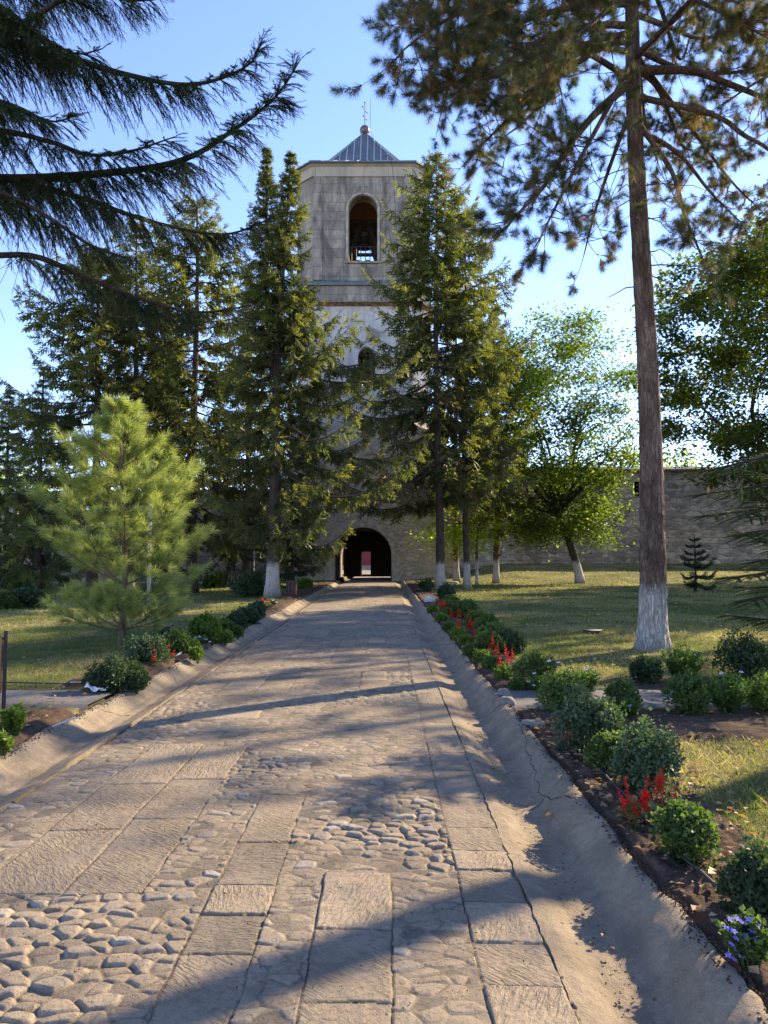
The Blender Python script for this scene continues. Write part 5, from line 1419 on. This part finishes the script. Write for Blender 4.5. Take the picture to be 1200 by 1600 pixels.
def salvia(px, py, hpx, n, label, seed=0, z=.09, spread=None, group='red salvias in the flower beds'):
    b = gnd(px, py, z); r = np.random.RandomState(seed + int(px)); H = hpx / F * b[1]
    t = thing('salvia_plant', b, label, 'flower', group); mb = MB(); big = b[1] < 6
    m = int(90 * (1 if big else .6)); a = r.uniform(0, 6.28, m); rr = H * .38 * r.rand(m) ** .6
    mb.stamp(LEAF_W, np.stack([np.cos(a) * rr, np.sin(a) * rr, r.uniform(.02, H * .42, m)], -1), np.stack([np.cos(a), np.sin(a), r.uniform(-.3, .5, m)], -1), np.stack([r.normal(0, .3, m), r.normal(0, .3, m), np.ones(m)], -1), max(.055, .004 * b[1]) * r.uniform(.6, 1.2, m), r.rand(m))
    mb.build('foliage', M['mound'], t)
    for q in range(n):
        sp = spread or H * .30; x, y = r.normal(0, sp, 2); h = H * r.uniform(.5, 1.05); l = h * r.uniform(.34, .58); s = MB()
        k = r.normal(0, .30, 2); s.tube([(x, y, h * .2), (x + k[0] * h * .5, y + k[1] * h * .5, h)], .0025, 4, .2)
        w_ = int(max(34, l / .0045)) if big else 34
        wh = max(5, int(l / .017)); w_ = wh * 6; zz = np.repeat(np.linspace(h - l, h + .01, wh), 6) + r.normal(0, .003, w_); th = np.tile(np.arange(6) * 1.047, wh) + np.repeat(np.arange(wh) * .5, 6) + r.normal(0, .25, w_); tp = (.45 + .55 * (1 - (zz - h + l) / l)) * np.where(r.rand(w_) < .3, .25, r.uniform(.8, 1.25, w_))
        cx = x + k[0] * zz * .5; cy = y + k[1] * zz * .5
        s.stamp(LEAF_W, np.stack([cx, cy, zz], -1), np.stack([np.cos(th), np.sin(th), r.uniform(-.5, .7, w_)], -1), np.stack([0 * th, 0 * th, 1 + 0 * th], -1) + r.normal(0, .4, (w_, 3)), max(.030, .0030 * b[1]) * tp * r.uniform(.75, 1.25, w_), r.rand(w_))
        s.build('flower_spike', M['petal_red'], t)
    return t

def flower_head(mb, c, nrm, rad, n, r):
    nrm = unit(nrm); e1 = unit(np.cross(nrm, [.3, .2, .9])); e2 = np.cross(nrm, e1); a = np.arange(n) * 2 * np.pi / n
    X = np.cos(a)[:, None] * e1 + np.sin(a)[:, None] * e2 + nrm * .12
    mb.stamp(LEAF, np.tile(c, (n, 1)), X, np.tile(nrm, (n, 1)), rad * r.uniform(.85, 1.1, n), r.rand(n))

def daisies(px, py, wpx, hpx, label, flowers, leaf='daisy_leaf', petal='petal_white', seed=0, z=.09, frad=None, npet=11, cat='flower', group='white daisy plants among the mounds', name='daisy_plant', nst=34, eye=True, lt=None, lsz=.075):
    """an upright leafy plant; flowers are (px, py) of each open head"""
    b = gnd(px, py, z); r = np.random.RandomState(seed + int(px)); wd = wpx / F * b[1]; H = hpx / F * b[1]
    t = thing(name, b, label, cat, group); mb = MB()
    for q in range(nst):
        a = r.uniform(0, 6.28); rr = wd * .46 * r.rand() ** .6; top = np.array([math.cos(a) * rr, math.sin(a) * rr * .8, H * (1 - .35 * (rr / (wd * .5)) ** 2) * r.uniform(.72, 1.02)]); f0 = top * [.35, .35, 0]
        pts = crom([f0, (f0 + top) / 2 + [0, 0, .02], top], 6); mb.tube(pts, .004, 4, .2, cap=False)
        m = int(14 + 16 * H / .4); s = r.uniform(.25, 1, m); p = f0 + (top - f0) * s[:, None]; th = r.uniform(0, 6.28, m)
        mb.stamp(lt or LEAF_N, p, np.stack([np.cos(th), np.sin(th), r.uniform(.2, 1.3, m)], -1), np.stack([r.normal(0, .4, m), r.normal(0, .4, m), np.ones(m)], -1), max(lsz, .004 * b[1]) * r.uniform(.6, 1.2, m), np.clip(.25 + .5 * s + r.normal(0, .15, m), 0, 1))
    mb.build('foliage', M[leaf], t)
    for fx, fy in flowers:
        c = at(fx, fy, b[1] - wd * .28 * r.uniform(.2, 1)) - b; fr = frad or .024; h = MB()
        flower_head(h, c, np.array([r.normal(0, .3), -.35, 1]), max(fr, .0026 * b[1]), npet, r)
        h.build('flower', M[petal], t)
        if eye: e = MB(); e.lathe([(.001, .010), (.007, .006), (.009, 0)], c + [0, 0, .003], 7); e.build('flower_eye', M['petal_violet'], bpy.data.objects[h_name(t)])
    return t
def h_name(t): return [o.name for o in t.children if o.name.startswith('flower')][-1]

# right bed, far to near: back row
for q, (x, y, wp, leaf, lab) in enumerate([
    (696, 940, 30, 'mound_dark', 'dark green mound next to the foot of the tall whitewashed spruce, right bed'),
    (704, 953, 28, 'mound', 'mound just on the near side of the dark one by the whitewashed spruce'),
    (716, 967, 36, 'mound', 'wide green mound behind the farthest red salvias of the right bed'),
    (735, 968, 34, 'mound', 'low mound on the lawn side of the second red salvia cluster'),
    (748, 984, 38, 'mound', 'green mound on the lawn side, behind the densest far red salvia clump'),
    (762, 993, 40, 'mound', 'fourth of the evenly clipped mounds before the dark one, right bed'),
    (768, 1008, 44, 'mound', 'third of the evenly clipped mounds before the dark one, right bed'),
    (765, 1022, 42, 'mound', 'green mound touching the dark one from the road side, right bed'),
    (797, 1020, 44, 'mound_dark', 'darkest round mound in the middle of the right bed, above the red salvias'),
    (838, 1070, 68, 'mound', 'large fresh green mound beside the two stones at the side path'),
    (880, 1113, 72, 'mound', 'large green mound covering the edge of the side path, nearest the road'),
    (974, 1112, 54, 'mound', 'round mound with the white daisy at its foot, by the right side path'),
    (916, 1176, 112, 'mound_grey', 'big grey-green mound with small leaves, behind the two small red salvias'),
    (955, 1205, 76, 'mound', 'bright green mound between the grey-green one and the broad leafy one'),
    (1010, 1243, 118, 'mound_grey', 'broad leafy mound right behind the tall red salvias in the near right bed'),
    (1077, 1343, 106, 'mound', 'dark leafy mound over the black hose, nearer than the tall red salvias'),
    (1183, 1425, 122, 'mound_dark', 'nearest large mound, cut by the right edge above the violet flowers'),
    (1010, 1068, 52, 'mound_dark', 'small dark mound at the foot of the big pine, behind the side path'),
    (1163, 1062, 86, 'mound_dark', 'wide dark mound behind the side path, right of the leafy daisies'),
    (1077, 1116, 76, 'mound', 'rounded mound at the near edge of the side path, left end of its row'),
    (1196, 1112, 66, 'mound_light', 'yellowish mound at the right end of the row along the side path')]):
    mound(x, y, wp, lab, leaf, .84, 100 + q)
# right bed: low front row along the gutter
for q, (x, y, wp, leaf, lab) in enumerate([
    (676, 958, 18, 'mound_light', 'farthest small pale clump along the right gutter'),
    (691, 972, 20, 'mound_light', 'second farthest small pale clump along the right gutter'),
    (702, 987, 22, 'mound', 'small green clump along the right gutter before the far red salvias'),
    (716, 999, 28, 'mound_light', 'yellow-green clump by the gutter, near the densest far salvias'),
    (727, 1008, 22, 'mound_light', 'tiny clump by the gutter between two yellow-green ones'),
    (738, 1023, 28, 'mound', 'clump by the gutter left of the mid-bed salvias'),
    (754, 1035, 28, 'mound_light', 'pale flowering clump by the gutter below the mid-bed salvias'),
    (770, 1046, 30, 'mound', 'clump by the gutter below the darkest round mound'),
    (784, 1062, 32, 'mound_light', 'last pale clump by the gutter before the two stones'),
    (806, 1076, 26, 'mound', 'small dark clump just behind the two stones')]):
    mound(x, y, wp, lab, leaf, .62, 200 + q, group='small clumps along the gutter of the right bed')
# leafy daisies
daisies(907, 1092, 70, 48, 'upright leafy daisy plant behind the green mounds nearest the side path', [(915, 1046), (929, 1064), (872, 1035), (858, 1033)], seed=1)
daisies(1066, 1066, 84, 58, 'tall leafy daisy plant with white heads in front of the big pine', [(1082, 1021), (1096, 1019), (1086, 1024)], seed=2)
daisies(1140, 1118, 96, 64, 'leafy daisy plant with a white head in the middle of the side path row', [(1127, 1052), (1158, 1050)], seed=3)
daisies(985, 1122, 34, 26, 'small daisy plant with one white head at the foot of the round mound', [(985, 1103)], seed=4, nst=14)
daisies(842, 1082, 40, 26, 'daisy plant with curled white heads low beside the two stones', [(826, 1065), (834, 1071), (853, 1072), (835, 1052)], seed=5, nst=16)
daisies(1170, 1510, 92, 78, 'low plant covered in small violet flowers at the lower right corner', [(1141, 1437), (1152, 1436), (1160, 1441), (1171, 1437), (1135, 1450), (1146, 1455), (1150, 1466), (1164, 1462), (1175, 1455), (1143, 1476), (1152, 1484), (1138, 1493), (1146, 1499), (1159, 1494), (1170, 1480), (1182, 1468), (1185, 1447), (1163, 1473)],
        'mound', 'petal_violet', 6, frad=.016, npet=6, group='flowering bedding plants', name='flower_plant', nst=40, eye=False, lt=LEAF_W, lsz=.028)
# salvias
for q, (x, y, h, n, lab) in enumerate([
    (1004, 1292, 84, 9, 'tallest red salvias, in front of the broad leafy mound in the near right bed'),
    (912, 1172, 42, 2, 'two thin red salvia spikes in front of the big grey-green mound'),
    (936, 1162, 34, 2, 'red salvia spike poking out between the grey-green and the bright green mounds'),
    (793, 1052, 42, 7, 'dense red salvia clump below the darkest round mound'),
    (771, 1030, 36, 3, 'upright red salvia against the mound that touches the darkest one'),
    (744, 1003, 22, 2, 'single red salvia by the small clumps, halfway along the right bed'),
    (734, 990, 26, 7, 'red salvia clump among the evenly clipped mounds'),
    (722, 977, 26, 7, 'red salvia clump right behind the yellow-green gutter clump'),
    (694, 957, 20, 5, 'far red salvias beside the wide green mound'),
    (684, 951, 16, 4, 'farthest red salvias, near the foot of the whitewashed spruce'),
    (237, 1040, 30, 4, 'red salvias in front of the light green mounds of the left bed'),
    (262, 1032, 26, 3, 'red salvias at the right end of the near left cluster'),
    (181, 1076, 26, 3, 'red salvias at the foot of the dark round mound, left bed'),
    (158, 1074, 20, 2, 'lowest red salvias beside the white scrap, left bed'),
    (12, 1140, 32, 4, 'red salvias below the leafy plant beside the near litter bin'),
    (416, 948, 14, 4, 'far red salvias by the thick whitewashed trunk, left bed'),
    (398, 957, 12, 2, 'small red salvia between the far dark mounds of the left bed'),
    (333, 995, 12, 2, 'small red salvia beside the palest mound of the left bed')]):
    salvia(x, y, h, n, lab, 300 + q, spread=(.075 if q == 0 else None))
# left bed
for q, (x, y, wp, leaf, lab) in enumerate([
    (170, 1076, 70, 'mound_dark', 'big dark round mound nearest the left side path'),
    (207, 1066, 50, 'mound', 'bright mound overlapping the dark round one, left bed'),
    (213, 1076, 38, 'mound_dark', 'small dark mound at the gutter, beside the big dark round one'),
    (226, 1036, 66, 'mound_grey', 'wide grey-green mound behind the left red salvias'),
    (278, 1022, 50, 'mound', 'mound just below the tan block, left bed'),
    (262, 1013, 40, 'mound_dark', 'mound hiding the foot of the tan block, left bed'),
    (320, 1004, 62, 'mound_light', 'palest and widest mound of the left bed'),
    (297, 1020, 30, 'mound_light', 'small yellowish mound in front of the tan block'),
    (309, 1030, 26, 'mound_light', 'low yellow-green clump by the left gutter'),
    (352, 994, 36, 'mound', 'mound right behind the palest one, left bed'),
    (372, 983, 38, 'mound_dark', 'dark mound halfway along the left bed'),
    (386, 974, 36, 'mound_dark', 'dark mound second before the thick whitewashed trunk'),
    (404, 964, 34, 'mound_dark', 'dark mound closest to the thick whitewashed trunk'),
    (352, 1003, 26, 'mound_light', 'pale clump by the left gutter, beyond the palest mound'),
    (372, 994, 22, 'mound', 'small clump by the left gutter, by the far dark mounds')]):
    mound(x, y, wp, lab, leaf, .70, 400 + q)
daisies(22, 1150, 40, 52, 'bright leafy plant in the soil beside the near litter bin', [], 'mound_light', seed=7, cat='plant', group='flowering bedding plants', name='leafy_plant', lt=LEAF_W, lsz=.05, nst=26)
daisies(4, 1180, 34, 34, 'low leafy plant at the left edge below the red salvias', [], 'mound_light', seed=8, cat='plant', group='flowering bedding plants', name='leafy_plant', lt=LEAF_W, lsz=.05, nst=18)
daisies(312, 1008, 26, 14, 'low cluster of white and violet flowers by the left gutter', [(306, 996), (312, 995), (318, 997), (322, 999), (328, 1003)], 'mound', 'petal_white', 9, npet=6, frad=.03, group='flowering bedding plants', name='flower_plant', nst=12, eye=False)
daisies(427, 948, 24, 12, 'white and pink flowers at the foot of the thick whitewashed trunk', [(421, 940), (427, 938), (432, 941)], 'mound', 'petal_white', 10, npet=6, frad=.05, group='flowering bedding plants', name='flower_plant', nst=10, eye=False)
daisies(418, 952, 22, 9, 'pink flowers in front of the far white ones, left bed', [(412, 945), (418, 946), (423, 946)], 'mound', 'petal_pink', 11, npet=6, frad=.05, group='flowering bedding plants', name='flower_plant', nst=10, eye=False)
mound(668, 925, 26, 'dark broad-leaved plant with upright leaves at the far end of the right bed', 'mound_dark', .9, 501, .16, group='flowering bedding plants', cat='plant', name='leafy_plant', tmpl=LEAF_N, dense=.9)
mound(672, 942, 16, 'white flowering clump at the far end of the right gutter', 'petal_white', .5, 502, .06, group='flowering bedding plants', cat='flower', name='flower_plant', dense=.35)
# shrubs on the far left lawn and by the wall
mound(10, 955, 40, 'reddish round shrub on the left lawn at the left edge', 'ivy', .75, 510, group='shrubs on the far left lawn', z=0)
mound(45, 952, 56, 'dark low shrub beside the reddish one on the left lawn', 'mound_dark', .6, 511, group='shrubs on the far left lawn', z=0)
mound(32, 938, 40, 'pale flowering shrub behind the dark low one on the left lawn', 'ivy', .8, 512, group='shrubs on the far left lawn', z=-.1)
mound(392, 936, 52, 'dark broad shrub left of the thick whitewashed trunk', 'mound_dark', .8, 513, group='shrubs on the far left lawn', z=0)
mound(345, 918, 30, 'tuft of pale ornamental grass at the foot of the climbing plant', 'mound_light', .8, 514, .35, group='shrubs on the far left lawn', z=-.1, tmpl=LEAF_N, dense=.8)
mound(330, 918, 22, 'small flowering shrub left of the pale ornamental grass', 'ivy', .8, 515, group='shrubs on the far left lawn', z=-.1)
mound(478, 922, 34, 'low pale-leaved plant between the litter bin and the gateway', 'mound_light', .5, 516, group='shrubs on the far left lawn', z=.02)
# climbing plant on its post
b = gnd(357, 919, -.1); r = np.random.RandomState(71); t = thing('climbing_plant', b, 'climbing plant with yellowing leaves on thin stems by the left wall', 'plant'); mb, lb = MB(), MB()
for q in range(12):
    a = r.uniform(0, 6.28); x, y = .45 * math.cos(a), .3 * math.sin(a); pts = crom([(x, y, 0), (x * .5 + .1, y * .5, 1.0), (.05 + r.normal(0, .12), 0, 2.0), (r.normal(0, .25), 0, 2.9)], 10); mb.tube(pts, np.linspace(.028, .01, 10), 5)
    i = r.randint(3, 10, 90); p = pts[i] + r.normal(0, .17, (90, 3)); an = r.uniform(0, 6.28, 90)
    lb.stamp(LEAF_W, p, np.stack([np.cos(an), np.sin(an), r.uniform(-.8, .2, 90)], -1), np.stack([r.normal(0, .5, 90), r.normal(0, .5, 90), np.ones(90)], -1), .13 * r.uniform(.6, 1.2, 90), r.rand(90))
mb.build('stem', M['bark_twig'], t); lb.build('foliage', M['ivy'], t)

# ================================================================== SMALL THINGS
def litter_bin(px, py, hpx, label, rz=0):
    b = gnd(px, py, .05); H = hpx / F * b[1]; t = thing('litter_bin', b, label, 'litter bin', 'wooden litter bins beside the road', rz)
    mb = MB()
    for s in (-1, 1): mb.box((s * .19, 0, H * .5), (.035, .035, H))
    mb.box((0, 0, .02), (.46, .16, .03)); mb.box((0, 0, H - .07), (.40, .025, .025)); mb.build('frame', M['iron'], t)
    for q in range(10):
        a = q * 2 * math.pi / 10; s = MB(); s.box((.155 * math.cos(a), .155 * math.sin(a), H * .60), (.018, .082, H * .66), a); s.build('slat', M['bin_slat'], t)
    mb = MB()
    for z in (.30, .90): mb.tube([(.142 * math.cos(a), .142 * math.sin(a), H * z) for a in np.linspace(0, 2 * math.pi, 17)], .008, 4)
    mb.build('hoop', M['iron'], t)
    mb = MB(); mb.lathe([(.001, H * .28), (.13, H * .28), (.135, H * .92), (.125, H * .92), (.12, H * .30)], (0, 0, 0), 14); mb.build('liner', M['grey_metal'], t, smooth=True)
    return t
litter_bin(-30, 1120, 130, 'dark slatted litter bin cut off by the left edge beside the side path', .5)
litter_bin(456, 938, 33, 'small slatted litter bin standing beside the thick whitewashed trunk', .3)
b = gnd(232, 955, 0); t = thing('lamp_post', b, 'slim grey metal lamp post rising behind the feathery young pine', 'lamp post'); Hl = zpx(735, b[1])
mb = MB(); mb.tube([(0, 0, -.1), (0, 0, Hl)], [.055, .045], 12); mb.build('pole', M['grey_metal'], t, smooth=True)
mb = MB(); mb.lathe([(.001, 0), (.10, 0), (.10, .03), (.07, .10), (.001, .10)], (0, 0, -.04), 14); mb.build('foot_plate', M['grey_metal'], t)
mb = MB(); mb.lathe([(.05, Hl - .02), (.12, Hl + .02), (.13, Hl + .08), (.09, Hl + .13), (.001, Hl + .15)], (0, 0, 0), 16); mb.build('lamp_cap', M['grey_metal'], t, smooth=True)
b = gnd(396, 920, 0); t = thing('marker_pole', b, 'thin white pole among the dark trees left of the thick whitewashed trunk', 'pole')
mb = MB(); mb.tube([(0, 0, -.1), (0, 0, zpx(842, b[1]))], .035, 8); mb.build('pole', M['white_paint'], t, smooth=True)
mb = MB(); mb.lathe([(.035, 0), (.05, .01), (.05, .05), (.001, .06)], (0, 0, zpx(842, b[1]) - .03), 8); mb.build('cap', M['grey_metal'], t)

def rock(px, py, wpx, hpx, label, m='rock', seed=0, z=.07, name='stone', cat='stone', group=None, flat=False):
    b = gnd(px, py, z); r = np.random.RandomState(seed); wd, H = wpx / F * b[1], hpx / F * b[1]
    bm = MB(); u = np.linspace(0, 2 * np.pi, 22, endpoint=False); v = np.linspace(-.5, 1, 12) * np.pi / 2
    V = []
    for q in v:
        d = np.stack([np.cos(u) * np.cos(q), np.sin(u) * np.cos(q), np.full_like(u, np.sin(q))], -1)
        k = 1 + .30 * fbm(d[:, 0] * 1.6 + seed, d[:, 1] * 1.6 + d[:, 2] * 2.1, seed, 3); d = d * k[:, None]
        if flat: d[:, 2] = np.clip(d[:, 2], -.6, .55) / .55 * .9
        V.append(np.sign(d) * np.abs(d) ** .8 * [wd / 2, wd * .38, H])
    V = np.concatenate(V); n = 22; i = np.arange(len(v) - 1)[:, None] * n; j = np.arange(n)[None]; k = (j + 1) % n
    bm.add(V, np.stack([i + j, i + k, i + n + k, i + n + j], -1).reshape(-1, 4)); top = bm.n - n
    bm.f3.append(np.array([[top, top + q, top + q + 1] for q in range(1, n - 1)]))
    o = bm.build(name, M[m], origin=(0, 0, 0), smooth=True); o.location = b; return tag(o, label, cat, group)
rock(787, 1089, 22, 14, 'upper of two rounded stones at the corner of the right side path', 'rock_grey', 1)
rock(792, 1102, 26, 14, 'lower of two rounded stones at the corner of the right side path', 'rock_grey', 2)
rock(833, 1135, 38, 9, 'flat grey stone in the soil between the gutter and the grey-green mound', 'rock_grey', 3, flat=True)
rock(1152, 896, 56, 18, 'big pale limestone block lying on the right lawn behind the fir boughs', 'rock', 4, .15, flat=True)
rock(706, 912, 22, 4, 'flat pale stone in the grass by the buttress', 'rock', 5, .1, flat=True)
# stump
b = gnd(928, 990, .08); t = thing('tree_stump', b, 'low sawn tree stump in the grass left of the big pine', 'stump')
a = np.linspace(0, 2 * np.pi, 24, endpoint=False); k = 1 + .10 * np.sin(a * 3) + .06 * np.sin(a * 5 + 1)
mb = MB(); rr = np.stack([np.cos(a) * k, np.sin(a) * k], -1) * .17
V = np.concatenate([np.hstack([rr * 1.25, np.full((24, 1), -.05)]), np.hstack([rr, np.full((24, 1), .07)])]); j = np.arange(24); mb.add(V, np.stack([j, (j + 1) % 24, 24 + (j + 1) % 24, 24 + j], -1)); mb.build('bark', M['bark_spruce'], t)
mb = MB(); mb.add(np.vstack([np.hstack([rr * .97, np.full((24, 1), .072)]), [[0, 0, .078]]]), [[q, (q + 1) % 24, 24] for q in range(24)]); mb.build('cut_face', M['cut_wood'], t)
# tan block, scraps and pipes of the left bed
b = gnd(266, 1005, .09); t = thing('garden_block', b, 'tan rectangular block tilted among the mounds of the left bed', 'block')
mb = MB(); Rm_ = np.array(Matrix.Rotation(.22, 3, 'Y') @ Matrix.Rotation(-.4, 3, 'Z') @ Matrix.Rotation(-.25, 3, 'X')); mb.box((0, 0, .17), (.27, .16, .17), rot=Rm_); mb.build('block_body', M['tan'], t)
mb = MB(); mb.box(np.array([0, 0, .17]) + Rm_ @ np.array([0, 0, .094]), (.285, .175, .014), rot=Rm_); mb.build('top_slab', M['rock'], t)
b = gnd(148, 1082, .10); mb = MB(); r = np.random.RandomState(2)
u, v = np.meshgrid(np.linspace(-1, 1, 12), np.linspace(-1, 1, 6)); mb.grid(u * .10 + .02 * v, v * .035 + .05 * u ** 2, .03 + .05 * np.abs(u) ** 1.5 * (u < 0) + .02 * np.sin(u * 5 + v * 3))
o = mb.build('paper_scrap', M['paper']); o.location = b; tag(o, 'crumpled white paper scrap in the soil at the left side path', 'scrap')
def pipe(pts, rad, label, m, group=None, name='pipe'):
    mb = MB(); mb.tube(crom(pts, max(8, len(pts) * 6)), rad, 8); o = mb.build(name, M[m], origin=pts[0], smooth=True); return tag(o, label, 'pipe' if name == 'pipe' else 'hose', group)
pipe([gnd(82, 1135, .11), gnd(100, 1128, .13), gnd(121, 1121, .12)], .008, 'short pale pipe lying at the edge of the left soil bed', 'white_paint')
pipe([gnd(110, 1066, .12), gnd(138, 1066, .12)], .007, 'short white pipe on the ground left of the dark round mound', 'white_paint')
pipe([gnd(275, 1025, .12), gnd(284, 1019, .13), gnd(292, 1016, .12)], .014, 'short pale pipe end below the tan block', 'white_paint')
pipe([gnd(2, 1066, .10), gnd(50, 1067, .10), gnd(96, 1068, .11), gnd(130, 1068, .11)], .008, 'black drip hose on the left lawn edge before the side path', 'hose', None, 'drip_hose')
zs_ = .13
pipe([gnd(930, 1190, zs_), gnd(951, 1217, zs_), gnd(975, 1240, zs_), gnd(1000, 1262, zs_), gnd(1030, 1300, zs_), gnd(1062, 1335, zs_), gnd(1095, 1362, zs_), gnd(1128, 1392, zs_), gnd(1160, 1412, zs_)], .008, 'black drip hose running through the near right bed under the mounds', 'hose', None, 'drip_hose')
